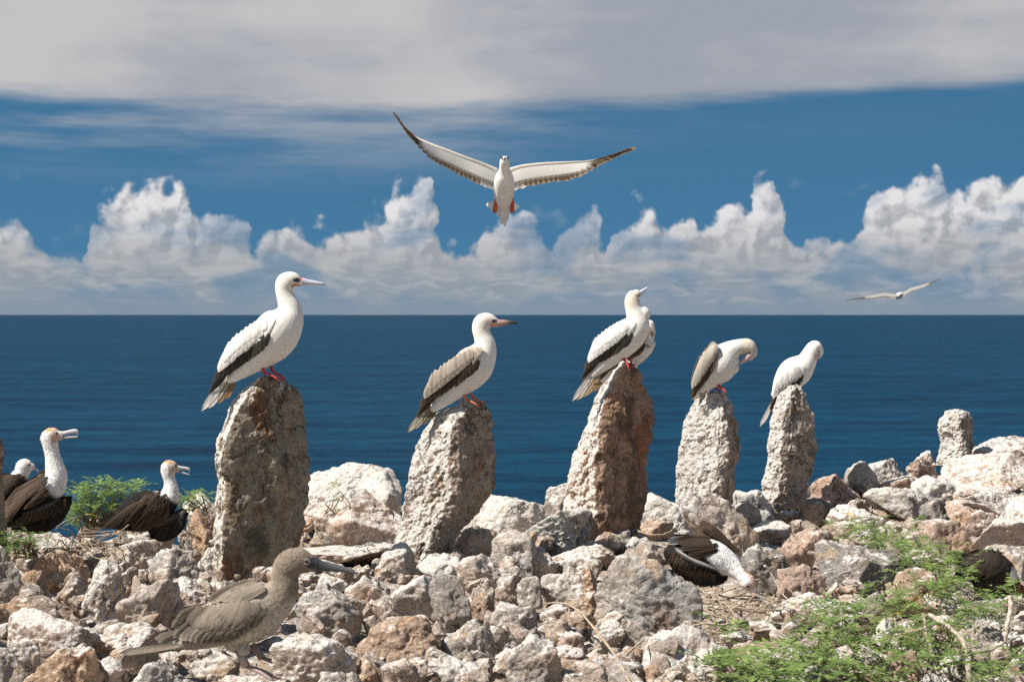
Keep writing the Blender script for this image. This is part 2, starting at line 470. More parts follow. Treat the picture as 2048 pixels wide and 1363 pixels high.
def rock(x0, y0, x1, y1, tint, label, D=None, deep=0.85, rot=0.0, round_=0.06, name='rock', group=None, rough=1.0):
    if D is None: D = row_D(min(y1, 1400))
    w = (x1 - x0) / 2 * D / FP
    D += w * deep * 0.6
    h = (y1 - y0) / 2 * D / FP
    w = (x1 - x0) / 2 * D / FP
    sub = 5 if max(x1 - x0, y1 - y0) > 105 else 4
    v, f = rock_shape(len(KEY) * 7 + 3, sub, (w * 1.12, w * deep * 1.1, h * 1.32), round_, rough)
    c = at((x0 + x1) / 2, (y0 + y1) / 2 + 0.15 * (y1 - y0), D)
    if label is None: label, group = 'loose weathered stone among the larger rocks of the rubble slope', 'small loose stones in the rubble'
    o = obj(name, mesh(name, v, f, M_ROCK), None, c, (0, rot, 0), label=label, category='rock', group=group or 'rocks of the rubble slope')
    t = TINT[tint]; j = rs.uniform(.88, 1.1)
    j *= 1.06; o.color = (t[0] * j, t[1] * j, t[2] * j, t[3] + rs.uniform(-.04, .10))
    KEY.append((x0, y0, x1, y1, label))
    return o

# --- standing stones
def standing(label, prof, D, ridge, front, back, tint, seed, lean=0.0, group='standing stones in a row'):
    prof = np.array(prof, float)
    rows = np.concatenate([np.linspace(prof[-1, 0], prof[0, 0], 190)])
    L = np.interp(rows, prof[:, 0], prof[:, 1]); Rr = np.interp(rows, prof[:, 0], prof[:, 2])
    rg = np.array(ridge, float); rf = np.interp(rows, rg[:, 0], rg[:, 1])
    nA = 200
    cxp = (prof[:, 1].mean() + prof[:, 2].mean()) / 2
    base = at(cxp, prof[-1, 0], D)
    hwm = (Rr - L).max() / 2 * D / FP
    V = []
    caps = [(1 - (k / 7.0) ** 2) ** 0.5 for k in range(1, 8)]
    caps[-1] = 0.02
    ringspec = [(i, 1.0, 0.0) for i in range(len(rows))] + [(len(rows) - 1, cf, (k + 1) * 0.9) for k, cf in enumerate(caps)]
    for i, cf, up in ringspec:
        hw = (Rr[i] - L[i]) / 2 * D / FP; cx = ((Rr[i] + L[i]) / 2 - cxp) * D / FP
        z = (prof[-1, 0] - rows[i] + up) * D / FP
        dep = np.clip(hw / hwm, 0.45, 1.0)
        a = 2 * rf[i] - 1
        poly = np.array([(-1, .02), (a * .9 - .1, -front), (a * .9 + .12, -front * .96), (1, .06), (.72, back * .8), (.1, back), (-.7, back * .75)])
        seg = np.vstack([poly, poly[:1]]); le = np.r_[0, np.cumsum(np.linalg.norm(np.diff(seg, axis=0), axis=1))]
        t = np.linspace(0, le[-1], nA, endpoint=False)
        pt = np.stack([np.interp(t, le, seg[:, 0]), np.interp(t, le, seg[:, 1])], 1)
        for _ in range(4): pt = (np.roll(pt, 1, 0) + pt * 2 + np.roll(pt, -1, 0)) / 4
        pt[:, 0] = (pt[:, 0] - (pt[:, 0].max() + pt[:, 0].min()) / 2) / ((pt[:, 0].max() - pt[:, 0].min()) / 2)
        V.append(np.stack([cx + hw * cf * pt[:, 0], hwm * dep * cf * pt[:, 1] + lean * z, np.full(nA, z)], 1))
    V = np.array(V); nr = len(V)
    dirn = V - V.mean(1, keepdims=True); dirn[:, :, 2] *= 0; dirn /= np.linalg.norm(dirn, axis=2, keepdims=True) + 1e-6
    kz = np.clip((np.arange(nr) - 187) / 8.0, 0, 1)[:, None]
    dirn[:, :, 2] += kz; v = V.reshape(-1, 3); dr = dirn.reshape(-1, 3)
    o = np.random.RandomState(seed).uniform(-40, 40, 3)
    lump = 0.010 * fbm(v * 7, 3, 0.5, o) + 0.016 * np.clip(fbm(v * (9, 9, 5), 2, .5, o + 9, True) - .3, -.25, .2)
    v2 = v + dr * (lump + 0.006 * fbm(v * 25, 3, .6, o) + 0.009 * np.clip(fbm(v * (34, 34, 26), 3, .55, o, True) - .45, -.5, .1))[:, None]
    v2 = v2 + dr * (0.0022 * fbm(v * 62, 2, .6, o) - 0.006 * np.clip(fbm(v * 48, 2, .5, o + 5) - .28, 0, .5))[:, None]
    ii = np.arange(nr * nA).reshape(nr, nA)
    jn = np.roll(ii, -1, 1)
    F = np.stack([ii[:-1], jn[:-1], jn[1:], ii[1:]], -1).reshape(-1, 4)
    F = [tuple(x) for x in F] + [tuple(ii[-1]), tuple(ii[0][::-1])]
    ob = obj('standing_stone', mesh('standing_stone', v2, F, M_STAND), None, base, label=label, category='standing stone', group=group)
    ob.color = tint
    return ob
standing('tall broad grey-brown standing stone, largest of the row, booby facing the sea on top',
    [(758, 512, 566), (767, 500, 582), (780, 482, 600), (800, 470, 605), (830, 455, 608), (850, 447, 611), (880, 435, 615), (920, 430, 618), (960, 437, 616), (1000, 432, 613), (1050, 430, 608), (1085, 430, 600), (1110, 430, 585), (1150, 428, 552), (1185, 425, 540)],
    7.15, [(752, .22), (900, .14), (1180, .2)], .80, .7, (.78, .75, .64, -.22), 3)
standing('white-stained standing stone with dark right face under the brown-winged booby',
    [(810, 920, 970), (815, 892, 975), (830, 865, 985), (860, 845, 986), (900, 835, 988), (940, 822, 990), (975, 815, 988), (1000, 808, 972), (1030, 800, 950), (1060, 795, 925), (1090, 788, 912), (1120, 780, 892), (1140, 778, 885)],
    7.6, [(806, .5), (830, .44), (940, .52), (1000, .62), (1120, .65)], .75, .7, (.92, .86, .78, .16), 5)
standing('tapering standing stone, white left flank and red-brown face, two boobies on its peak',
    [(727, 1240, 1267), (740, 1226, 1276), (770, 1206, 1286), (800, 1190, 1304), (830, 1180, 1308), (870, 1165, 1305), (900, 1152, 1297), (940, 1142, 1293), (970, 1138, 1292), (1000, 1133, 1290), (1030, 1118, 1288), (1060, 1092, 1275), (1100, 1078, 1262)],
    8.05, [(722, .3), (790, .13), (870, .24), (950, .33), (1040, .47), (1100, .5)], .8, .7, (.88, .66, .53, .08), 8)
standing('pale pitted standing stone under the booby preening its breast',
    [(785, 1403, 1450), (795, 1395, 1456), (815, 1378, 1463), (850, 1365, 1480), (900, 1357, 1479), (950, 1350, 1472), (1000, 1349, 1465), (1060, 1342, 1455)],
    8.75, [(780, .7), (900, .74), (1060, .7)], .7, .7, (1.06, .98, .9, .30), 12)
standing('grey white-streaked standing stone, fifth of the row, booby with bowed head behind its top',
    [(776, 1572, 1602), (785, 1556, 1612), (810, 1545, 1625), (850, 1540, 1633), (900, 1532, 1634), (940, 1530, 1626), (980, 1525, 1613), (1010, 1505, 1606), (1050, 1490, 1598)],
    9.1, [(776, .4), (850, .25), (1040, .4)], .55, .7, (.98, .92, .86, .16), 17)
standing('short white-capped stone stump on the skyline at far right',
    [(826, 1890, 1940), (836, 1879, 1946), (850, 1873, 1947), (868, 1878, 1946), (885, 1882, 1947), (905, 1880, 1948), (930, 1874, 1942)],
    10.2, [(826, .5), (880, .6), (930, .6)], .8, .8, (1.0, .95, .88, .3), 23)
standing('brown standing stone cut off by the left edge of the picture',
    [(872, -70, -4), (890, -80, 3), (920, -85, 6), (945, -85, 2), (970, -90, 8), (1010, -95, 10), (1060, -98, 12), (1130, -100, 14), (1180, -100, 10)],
    7.0, [(872, .5), (1130, .5)], .6, .7, (.78, .68, .6, -.15), 29)

# --- rocks one can pick out in the photograph
for a in [
    # left
    (-70, 1085, 42, 1215, 'g', 'grey pitted boulder against the left edge, beside an orange rock'),
    (70, 1098, 172, 1168, 'o', 'orange rough-grained rock below the largest frigatebird chick'),
    (112, 1145, 176, 1222, 'b', 'upright beige block with a shaded hollow on its left'),
    (40, 1140, 90, 1205, 'n', 'small reddish brown stone beside the grey left-edge boulder'),
    (-4, 1188, 146, 1248, 'n', 'flat brown pointed stone lying on the pinkish boulder'),
    (15, 1215, 196, 1325, 'k', 'big pinkish boulder with an ochre stain at lower left'),
    (-50, 1283, 80, 1385, 'g', 'grey layered boulder in the bottom left corner'),
    (62, 1285, 208, 1395, 'o', 'ochre and brown wedge of rock at the bottom left'),
    (170, 1118, 262, 1258, 'p', 'tall pale rough rock left of the brown juvenile'),
    (235, 1155, 350, 1258, 'b', 'rough beige rock just behind the juvenile\'s back'),
    (222, 1078, 318, 1152, 'b', 'crumbly beige rock in front of the middle chick'),
    (256, 1044, 346, 1106, 'k', 'lumpy rock hiding the tail of the middle chick'),
    (300, 1092, 402, 1172, 'g', 'smooth rounded grey boulder left of the largest standing stone'),
    (376, 1015, 440, 1104, 'o', 'orange rock touching the left foot of the largest standing stone'),
    (366, 985, 445, 1050, 'p', 'pale rock behind the orange rock, left of the largest stone'),
    (396, 1094, 440, 1146, 'w', 'small white stone below the orange rock'),
    (330, 1155, 440, 1235, 'k', 'pale crumbly rock above the juvenile\'s back'),
    (188, 1245, 325, 1320, 'b', 'beige slab under the juvenile\'s tail tip'),
    (186, 1312, 252, 1385, 'k', 'pale stone at the bottom beside the ochre wedge'),
    (240, 1318, 395, 1410, 'g', 'cracked grey slab at the bottom under the juvenile\'s tail'),
    (384, 1308, 476, 1352, 'g', 'grey pitted stone below the juvenile\'s belly'),
    (372, 1352, 650, 1440, 'b', 'broad flat rock the brown juvenile walks on'),
    (30, 1062, 160, 1112, 'b', 'low beige rock under the largest chick', 7.45),
    # centre
    (488, 1106, 532, 1160, 'g', 'small upright grey stone behind the juvenile\'s neck'),
    (596, 925, 795, 1030, 'p', 'pale lumpy boulder on the skyline right of the largest stone', 8.7),
    (640, 978, 812, 1092, 'k', 'big overhanging boulder between the two left standing stones', 8.0),
    (600, 1082, 800, 1118, 'b', 'low flat slab beneath the overhanging boulder'),
    (596, 1165, 718, 1270, 'g', 'grey speckled boulder under the juvenile\'s bill'),
    (552, 1262, 708, 1345, 'p', 'pale flat-topped slab in front of the juvenile\'s breast', 4.95),
    (634, 1148, 694, 1186, 'p', 'small pointed white stone right of the juvenile\'s throat'),
    (690, 1152, 775, 1222, 'k', 'ledge of rough pinkish rock right of the juvenile\'s bill tip'),
    (748, 1085, 836, 1150, 'p', 'rough pale rock at the left foot of the second standing stone'),
    (708, 1228, 888, 1335, 'n', 'big brown boulder with a pale crest and dark overhang'),
    (778, 1150, 872, 1236, 'p', 'cream lumpy rock with a dark notch below it'),
    (862, 1152, 948, 1256, 'd', 'grey-green wedge rock with a black shaded right end'),
    (888, 1236, 986, 1325, 'g', 'round grey-green boulder with curved cracks'),
    (862, 1310, 978, 1385, 'p', 'pale oblong stone at the bottom centre'),
    (764, 1318, 852, 1395, 'b', 'squarish beige stone below the big brown boulder'),
    (700, 1310, 760, 1390, 'o', 'yellowish narrow stone at the bottom left of the brown boulder'),
    (636, 1335, 735, 1400, 'p', 'pale stone at the bottom edge below the flat-topped slab'),
    (838, 1106, 932, 1160, 'w', 'white rounded rock at the foot of the second standing stone'),
    (912, 1108, 1004, 1172, 'k', 'pinkish grey rock right of the white rounded rock'),
    (943, 1154, 988, 1216, 'p', 'small upright pale stone with a rounded top in the centre'),
    (940, 1180, 990, 1242, 'n', 'dark brown stone below the small upright pale one'),
    (994, 1112, 1038, 1168, 'k', 'pinkish rock leaning on two rounded stones in the centre'),
    (992, 1150, 1038, 1206, 'b', 'rounded stone with a shaded underside in the centre'),
    (1034, 1150, 1084, 1208, 'g', 'thin grey slab set on edge in the centre'),
    (914, 1054, 990, 1118, 'b', 'brownish rock in the shade of the second standing stone'),
    (984, 1058, 1072, 1156, 'g', 'grey boulder half in shade right of the second standing stone'),
    (945, 985, 1098, 1075, 'w', 'white guano-covered rock on the skyline between second and third stones', 8.7),
    (1090, 964, 1144, 1034, 'g', 'rounded grey-white stone left of the third standing stone', 8.5),
    (1058, 1010, 1190, 1100, 'w', 'white mound at the left foot of the third standing stone', 7.9),
    (1056, 1096, 1114, 1154, 'p', 'pale pitted stone left of a flat slab in the centre'),
    (1106, 1088, 1228, 1128, 'b', 'flat slab in front of the third standing stone'),
    (1108, 1110, 1200, 1150, 'p', 'pale slab with a shadowed lower edge above the long twig'),
    (1084, 1138, 1184, 1206, 'g', 'grey rock left of the pale orange stone'),
    (984, 1205, 1078, 1268, 'g', 'grey cracked stone at the left end of the long twig'),
    (1082, 1208, 1142, 1254, 'b', 'flat faceted stone under the upper end of the twig'),
    (1016, 1268, 1122, 1375, 'g', 'large grey pitted rock below the twig'),
    (1118, 1265, 1180, 1326, 'r', 'red-brown stone below the twig'),
    (986, 1240, 1036, 1300, 'p', 'narrow pale stone right of the round grey-green boulder'),
    (1160, 1128, 1208, 1236, 'o', 'pale orange stone wedged left of the big grey block'),
    (1200, 1116, 1402, 1252, 'g', 'biggest grey block, slanting down to the right in the centre', None, .6, R(18)),
    (1204, 1220, 1252, 1270, 'b', 'small stone in the shadow under the big grey block'),
    (1244, 1234, 1298, 1296, 'g', 'small grey pointed stone under the big grey block'),
    (1186, 1250, 1248, 1300, 'p', 'pale stone right of the twig'),
    (1284, 1248, 1462, 1352, 'k', 'big pale boulder with a grey face at the bottom, left of the shrub'),
    (1272, 1324, 1364, 1395, 'o', 'orange-tinged stone under the big bottom boulder'),
    (1192, 1318, 1292, 1395, 'g', 'grey stone at the bottom beside the twig\'s lower end'),
    (1196, 1058, 1264, 1104, 'g', 'grey wedge stone at the right foot of the third standing stone'),
    (1252, 1074, 1304, 1108, 'w', 'small white stone left of the nesting chick'),
    (1268, 1080, 1328, 1138, 'b', 'grey-brown wedge stone touching the nesting chick\'s tail'),
    (1272, 1036, 1346, 1080, 'n', 'dark flat stone behind the nesting chick'),
    # right of centre
    (1284, 985, 1402, 1062, 'w', 'white rubble rock at the left foot of the fourth standing stone', 8.5),
    (1454, 978, 1545, 1045, 'w', 'white rock between the fourth and fifth standing stones', 9.0),
    (1456, 1004, 1520, 1064, 'g', 'grey rock against the upper end of the leaning slab', 8.4),
    (1486, 1088, 1574, 1176, 'd', 'dark grey rock right of the nesting chick'),
    (1556, 1085, 1626, 1150, 'r', 'pinkish rock right of the dark grey one'),
    (1570, 1056, 1684, 1122, 'r', 'rough reddish rock below the fifth standing stone', 8.1),
    (1500, 1040, 1580, 1095, 'k', 'small pale-topped rock right of the leaning slab', 8.3),
    (1556, 1128, 1648, 1196, 'r', 'reddish stone left of the dark streaked boulder'),
    (1642, 1082, 1812, 1182, 'd', 'dark grey boulder with white streaks amid the shrubs'),
    (1772, 1136, 1884, 1224, 'n', 'square brown block under the dark streaked boulder'),
    (1548, 1184, 1684, 1238, 'k', 'pale flat slab right of the nesting chick\'s bill'),
    (1602, 996, 1668, 1044, 'n', 'dark brown stone beside the foot of the fifth standing stone', 8.9),
    (1656, 1008, 1764, 1050, 'p', 'long flat pale slab above the green shrub', 8.8),
    # right-hand pile
    (1622, 946, 1722, 1016, 'r', 'brownish rock on the skyline right of the fifth standing stone', 9.3),
    (1692, 922, 1760, 992, 'g', 'grey pointed rock on the skyline', 9.4),
    (1722, 916, 1806, 966, 'p', 'pale rock arching over a dark gap on the skyline', 9.7),
    (1756, 950, 1836, 998, 'o', 'orange-brown slab below the arching pale rock', 9.4),
    (1732, 974, 1854, 1040, 'g', 'grey and pinkish rock above the green shrub', 9.0),
    (1824, 950, 1906, 1004, 'p', 'pale grey stone below the tilted skyline slab', 9.3),
    (1832, 900, 1876, 948, 'k', 'thin slab tilted up on the skyline', 9.8),
    (1814, 916, 1856, 966, 'r', 'small brown stone beside the tilted skyline slab', 9.7),
    (1840, 996, 1908, 1062, 'd', 'dark grey pyramid-shaped rock in the right-hand pile', 8.8),
    (1890, 908, 2080, 992, 'k', 'biggest pale boulder of the right-hand pile with a dark gap beneath', 9.6),
    (1938, 872, 2090, 922, 'k', 'pale boulder on the skyline at the right edge', 10.3),
    (1926, 978, 2080, 1022, 'g', 'grey slab under the biggest right-hand boulder', 9.1),
    (1896, 998, 1986, 1056, 'r', 'pinkish grey rock right of the dark pyramid rock', 8.7),
    (2006, 990, 2090, 1060, 'p', 'cream rock at the right edge below the grey slab', 8.7),
    (1842, 1038, 1938, 1112, 'r', 'reddish triangular slab above the shrub', 8.0),
    (1896, 1058, 1950, 1112, 'n', 'brown stone right of the reddish triangular slab', 8.0),
    (1940, 1032, 2080, 1098, 'k', 'long pinkish rock above the dark chick at the right', 7.9, .85, 0.0, .55),
    (1944, 1088, 2090, 1160, 'g', 'pale grey boulder behind the dark chick at the right', 7.4),
    (1942, 1018, 1986, 1056, 'k', 'small pale cube of rock in the right-hand pile', 8.4),
    # among the shrubs, lower right
    (1552, 1242, 1626, 1310, 'k', 'pale stone showing through the shrub below the slab'),
    (1596, 1268, 1654, 1332, 'g', 'grey stone in the gap between the two lower shrubs'),
    (1736, 1238, 1796, 1318, 'p', 'white-flecked grey stone amid the lower shrubs'),
    (1762, 1298, 1836, 1390, 'n', 'brown pitted stone at the bottom amid the shrubs'),
    (1586, 1328, 1646, 1395, 'p', 'pale stone at the bottom edge amid the shrubs'),
    (1826, 1344, 1926, 1410, 'w', 'white stone at the bottom below the bare branches'),
    (1930, 1240, 2010, 1330, 'g', 'shaded grey stone behind the bare branches'),
    (1985, 1290, 2080, 1390, 'b', 'beige rock in the bottom right corner'),
]:
    rock(*a)
# the leaning slab by the nesting chick: long axis runs down to the right
rock(1358, 1040, 1590, 1116, 'p', 'long grey-white slab leaning down beside the nesting chick', 7.6, 0.32, R(50), name='rock')

# --- smaller loose stones (none where birds sit)
KEEP = [(440, 1270, 640, 1420), (1300, 1050, 1570, 1260), (1890, 1085, 2060, 1230), (-20, 880, 160, 1085), (190, 900, 395, 1100)]
fill = 0
LOOSE = [(rock_shape(900 + k, 4, rs.uniform(.7, 1.0, 3) * (1, 1, .8) * .06, rs.uniform(0, .2))) for k in range(24)]
LOOSE = [mesh('loose_stone', v / .06, f, M_ROCK) for v, f in LOOSE]
def crest_row(px):
    return float(np.interp(px, [0, 380, 600, 800, 1000, 1300, 1500, 1620, 1740, 1900, 2048], [1075, 1040, 985, 1000, 1015, 1030, 1030, 990, 950, 930, 920]))
NAMES = {'p': 'pale', 'b': 'beige', 'g': 'grey', 'k': 'pinkish', 'r': 'reddish', 'n': 'brown', 'd': 'dark grey', 'o': 'ochre'}
USED = set()
def near_label(px, row, tn):
    for best in sorted(KEY, key=lambda q: math.hypot((q[0] + q[2]) / 2 - px, ((q[1] + q[3]) / 2 - row) * 1.3))[:6]:
        t = label_by(best, px, row, tn)
        if t not in USED: break
    USED.add(t); return t
def label_by(best, px, row, tn):
    ddx, ddy = px - (best[0] + best[2]) / 2, (row - (best[1] + best[3]) / 2) * 1.3
    rel = ('right of' if ddx > 0 else 'left of') if abs(ddx) > abs(ddy) else ('below' if ddy > 0 else 'above')
    return 'small %s loose stone %s the %s' % (NAMES[tn], rel, ' '.join(best[4].split(',')[0].split()[:7]))
tries = 0
while fill < 190 and tries < 8000:
    tries += 1
    px = rs.uniform(-40, 2090); t = rs.uniform(0, 1); cr = crest_row(px)
    row = cr + 25 + (1400 - cr - 25) * t
    if any(b[0] < px < b[2] and b[1] < row < b[3] for b in KEEP): continue
    cover = sum(1 for b in KEY if b[0] + 8 < px < b[2] - 8 and b[1] + 10 < row < b[3] - 16)
    if cover and rs.rand() < 0.90: continue
    g = 0.20 * np.clip((px - 1500) / 600, 0, 1) * np.clip((1080 - row) / 150, 0, 1)
    D = (CAMZ - g - 0.03) * FP / (row - HORIZON)
    spx = rs.uniform(17, 36) * rs.choice([1, 1, 1.3])
    hid = sum(1 for b in KEY if b[0] - 4 < px < b[2] + 4 and b[1] < row - spx * .7 < b[3] - 6)
    if hid and rs.rand() < 0.93: continue
    sz = spx * D / FP
    c = at(px, row, D)
    tn = rs.choice(list('ppbbggkkrndo'))
    o = obj('loose_stone', LOOSE[rs.randint(24)], None, (c.x, c.y + sz * .4, c.z + sz * rs.uniform(-.1, .35)), (rs.uniform(-.3, .3), rs.uniform(-.4, .4), rs.uniform(0, 6.28)),
            label=near_label(px, row, tn), category='rock', group='small loose stones in the rubble')
    o.scale = (sz * 1.15, sz, sz * rs.uniform(.65, .95))
    t = TINT[tn]; j = rs.uniform(.85, 1.1)
    o.color = (t[0] * j, t[1] * j, t[2] * j, t[3])
    fill += 1
# --- rubble too small to count
d, f = ICO[2]
shapes = []
for k in range(12):
    v, _ = rock_shape(400 + k, 2, rs.uniform(.6, 1.0, 3), 0.1, 0.0); shapes.append(v)
Vs, Fs, k = [], [], 0
def scatter(n_, xr, yr, smin, smax, outside=False):
    global k
    for _ in range(n_):
        y = rs.uniform(*yr); x = rs.uniform(*xr) * (y / 9.0 if xr[1] < 4 else 1)
        if y > crest(x) + .6 or (outside and abs(x) < y * .29 and y > 4.4): continue
        s_ = smin + (smax - smin) * rs.rand() ** 2.5
        qx, qy = x / y * FP + W / 2, HORIZON + CAMZ / y * FP
        if any(b[0] < qx < b[2] and b[1] < qy - 8 < b[3] for b in KEEP[:3]): continue
        v = (shapes[rs.randint(12)] * s_) @ rot_rand(rs).T + (x, y, float(ground_z(x, y)) - .01 + s_ * rs.uniform(.2, 1.0))
        Vs.append(v); Fs.append(f + k); k += len(v)
scatter(1900, (-2.7, 2.7), (4.6, 10.4), .014, .055)
scatter(600, (-7, 7), (2.5, 11), .03, .14, True)
rb = obj('rubble', mesh('rubble', np.concatenate(Vs), np.concatenate(Fs), M_ROCK, False), kind='stuff', label='small stones and rock chips filling the gaps between the rocks', category='rubble')
rb.color = (1.0, .94, .88, .05)

# ------------------------------------------------------------------ bird kit
def plume_material(name, rough, spec, transl, bumpd, scale):
    m, n = material(name)
    a = n.new('ShaderNodeAttribute', attribute_name='Col')
    geo = n.new('ShaderNodeNewGeometry'); p = geo.outputs['Position']
    v = n.noise(p, 70.0, 4.0, 0.65)
    c = n.mix(v.step(0.35, 0.7) * 0.20, a.outputs['Color'], (0.72, 0.68, 0.62), 'MULTIPLY')
    nm = bump(n, n.noise(p, scale, 3.0, 0.6) + v * 0.8, bumpd, 1.0)
    b = principled(n, c, rough, spec, nm)
    if transl:
        t = n.new('ShaderNodeBsdfTranslucent'); n.link(c, t.inputs['Color'])
        mx = n.new('ShaderNodeMixShader'); mx.inputs[0].default_value = transl
        n.link(b.outputs[0], mx.inputs[1]); n.link(t.outputs[0], mx.inputs[2])
        finish(n, mx.outputs[0])
    else: finish(n, b.outputs[0])
    return m
M_PLUME = plume_material('plumage', 0.9, 0.12, 0.0, 0.0008, 170.0)
M_WINGT = plume_material('spread_wing_feather', 0.8, 0.12, 0.5, 0.0008, 320.0)
M_FEATH = plume_material('feather', 0.75, 0.18, 0.18, 0.0012, 320.0)
M_SKIN = plume_material('bill_and_foot_skin', 0.5, 0.35, 0.0, 0.0008, 300.0)
M_EYE, _n = material('eye_gloss'); finish(_n, principled(_n, (0.012, 0.010, 0.009), 0.12, 0.6).outputs[0])
br = np.random.RandomState(5)

def remeshed(name, V, F, voxel, smooth_it, mat):
    me = mesh('tmp_body', V, F)
    o = bpy.data.objects.new('tmp_body', me); COL.objects.link(o)
    rm = o.modifiers.new('r', 'REMESH'); rm.mode = 'VOXEL'; rm.voxel_size = voxel; rm.use_smooth_shade = True
    sm = o.modifiers.new('s', 'SMOOTH'); sm.factor = 0.5; sm.iterations = smooth_it
    dg = bpy.context.evaluated_depsgraph_get()
    me2 = bpy.data.meshes.new_from_object(o.evaluated_get(dg)); me2.name = name
    bpy.data.objects.remove(o); bpy.data.meshes.remove(me)
    me2.materials.clear(); me2.materials.append(mat)
    return me2

WHITE = np.array((.76, .73, .68)); CREAM = np.array((.64, .56, .42)); DARK = np.array((.050, .043, .036)); BROWN = np.array((.17, .125, .085))

class Bird:
    """pose drawn in a photo window (zx, zy, zoom) at distance D; X right, Y down, depth in the same units"""
    def __init__(s, name, label, category, base, D, win, group=None):
        s.zx, s.zy, s.k = win; s.D = D
        s.u = D / FP / s.k
        s.b = np.array(base, float); s.env = None
        s.loc = at(s.zx + base[0] / s.k, s.zy + base[1] / s.k, D)
        s.root = thing(name, label, category, s.loc, group)
    def p(s, X, Y, d=0.0):
        X, Y, d = np.broadcast_arrays(np.asarray(X, float), np.asarray(Y, float), np.asarray(d, float))
        return np.stack([(X - s.b[0]) * s.u, d * s.u, -(Y - s.b[1]) * s.u], -1)
    def inv(s, V): return V[:, 0] / s.u + s.b[0], -V[:, 2] / s.u + s.b[1], V[:, 1] / s.u
    def _loft(s, st, m=40, n=20, ycol=None):
        q = spline(st, m)
        t = np.gradient(q[:, :2], axis=0); t /= np.linalg.norm(t, axis=1)[:, None] + 1e-9
        nv = np.stack([-t[:, 1], t[:, 0]], 1)
        th = np.arange(n) / n * 2 * math.pi
        yo = q[:, 4] if q.shape[1] > 4 else np.zeros(m)
        # rounded ends
        rings = []
        def ring(c, tt, nn, r, l, sh, f, y):
            return s.p(c[0] + tt[0] * sh + np.cos(th) * r * f * nn[0], c[1] + tt[1] * sh + np.cos(th) * r * f * nn[1], y + np.sin(th) * l * f)
        for a in (-.95, -.75, -.4): rings.append(ring(q[0], t[0], nv[0], q[0, 2], q[0, 3], a * q[0, 2], (1 - a * a) ** .5, yo[0]))
        for i in range(m): rings.append(ring(q[i], t[i], nv[i], q[i, 2], q[i, 3], 0, 1, yo[i]))
        for a in (.4, .75, .95): rings.append(ring(q[-1], t[-1], nv[-1], q[-1, 2], q[-1, 3], a * q[-1, 2], (1 - a * a) ** .5, yo[-1]))
        V = np.concatenate(rings); M = len(rings)
        F = [(i * n + j, i * n + (j + 1) % n, (i + 1) * n + (j + 1) % n, (i + 1) * n + j) for i in range(M - 1) for j in range(n)]
        F += [tuple(range(n))[::-1], tuple(range((M - 1) * n, M * n))]
        return V, F, q
    def body(s, st, colour, lat=0.85, extra=(), voxel=1.5, fuzz=0.0, name='body'):
        st = [tuple(x) if len(x) >= 4 else (x[0], x[1], x[2], x[2] * lat) for x in st]
        V, F, q = s._loft(st, 60, 24)
        s.q = q
        Vs, Fs, k = [V], list(F), len(V)
        d, f = ICO[3]
        for e in extra:          # (X, Y, r, lat, depth)
            v = s.p(e[0] + d[:, 0] * e[2], e[1] - d[:, 2] * e[2], (e[4] if len(e) > 4 else 0) + d[:, 1] * e[3])
            Vs.append(v); Fs += [tuple(i + k for i in t) for t in f]; k += len(v)
        me = remeshed(name, np.concatenate(Vs), Fs, voxel * s.D / FP, 6, M_PLUME)
        v = coords(me)
        if fuzz:
            w = v + s.loc
            nn = np.empty(len(v) * 3, np.float32); me.vertices.foreach_get('normal', nn); nn = nn.reshape(-1, 3)
            v = v + nn * (fuzz * (0.3 * fbm(np.array(w) * 60, 2, .6) + 0.5 * fbm(np.array(w) * 260, 2, .6)))[:, None]
            me.vertices.foreach_set('co', v.astype(np.float32).ravel())
        X, Y, d_ = s.inv(v)
        setcol(me, colour(X, Y, d_))
        me.polygons.foreach_set('use_smooth', np.ones(len(me.polygons), bool))
        me.update()
        s.body_obj = obj(name, me, s.root)
        s.bme, s.bco, s.bcol = me, v, colour(X, Y, d_)
        return s.body_obj
    def down(s, nn, L, lift, dirn=(-.6, 0, -.5), where=None, width=.22, var=.18):
        """small overlapping body feathers (or fluff when lift is high)"""
        nrm = np.empty(len(s.bco) * 3, np.float32); s.bme.vertices.foreach_get('normal', nrm); nrm = nrm.reshape(-1, 3).astype(float)
        X, Y, _ = s.inv(s.bco)
        ok = np.arange(len(X)) if where is None else np.nonzero(where(X, Y))[0]
        i = br.choice(ok, nn); P = s.bco[i]; N = nrm[i]
        D_ = np.array(dirn, float) + br.normal(size=(nn, 3)) * .25
        D_ -= N * (D_ * N).sum(1)[:, None]; D_ /= np.linalg.norm(D_, axis=1)[:, None] + 1e-6
        S_ = np.cross(D_, N); ln = (L * br.uniform(.6, 1.2, nn))[:, None]
        E = P + D_ * ln + N * ln * lift
        M_ = P + D_ * ln * .55 + N * ln * (lift * .55 + .06)
        V = np.stack([P - N * .001, M_ + S_ * ln * width, E, M_ - S_ * ln * width], 1).reshape(-1, 3)
        F = np.arange(nn * 4).reshape(-1, 4)
        c = np.repeat(s.bcol[i] * (1 + br.uniform(-var, var * .5, (nn, 1))), 4, 0)
        me = mesh('body_feathers', V, F, M_FEATH, True, c)
        me.normals_split_custom_set_from_vertices(np.repeat(N, 4, 0).tolist())
        return obj('body_feathers', me, s.body_obj)
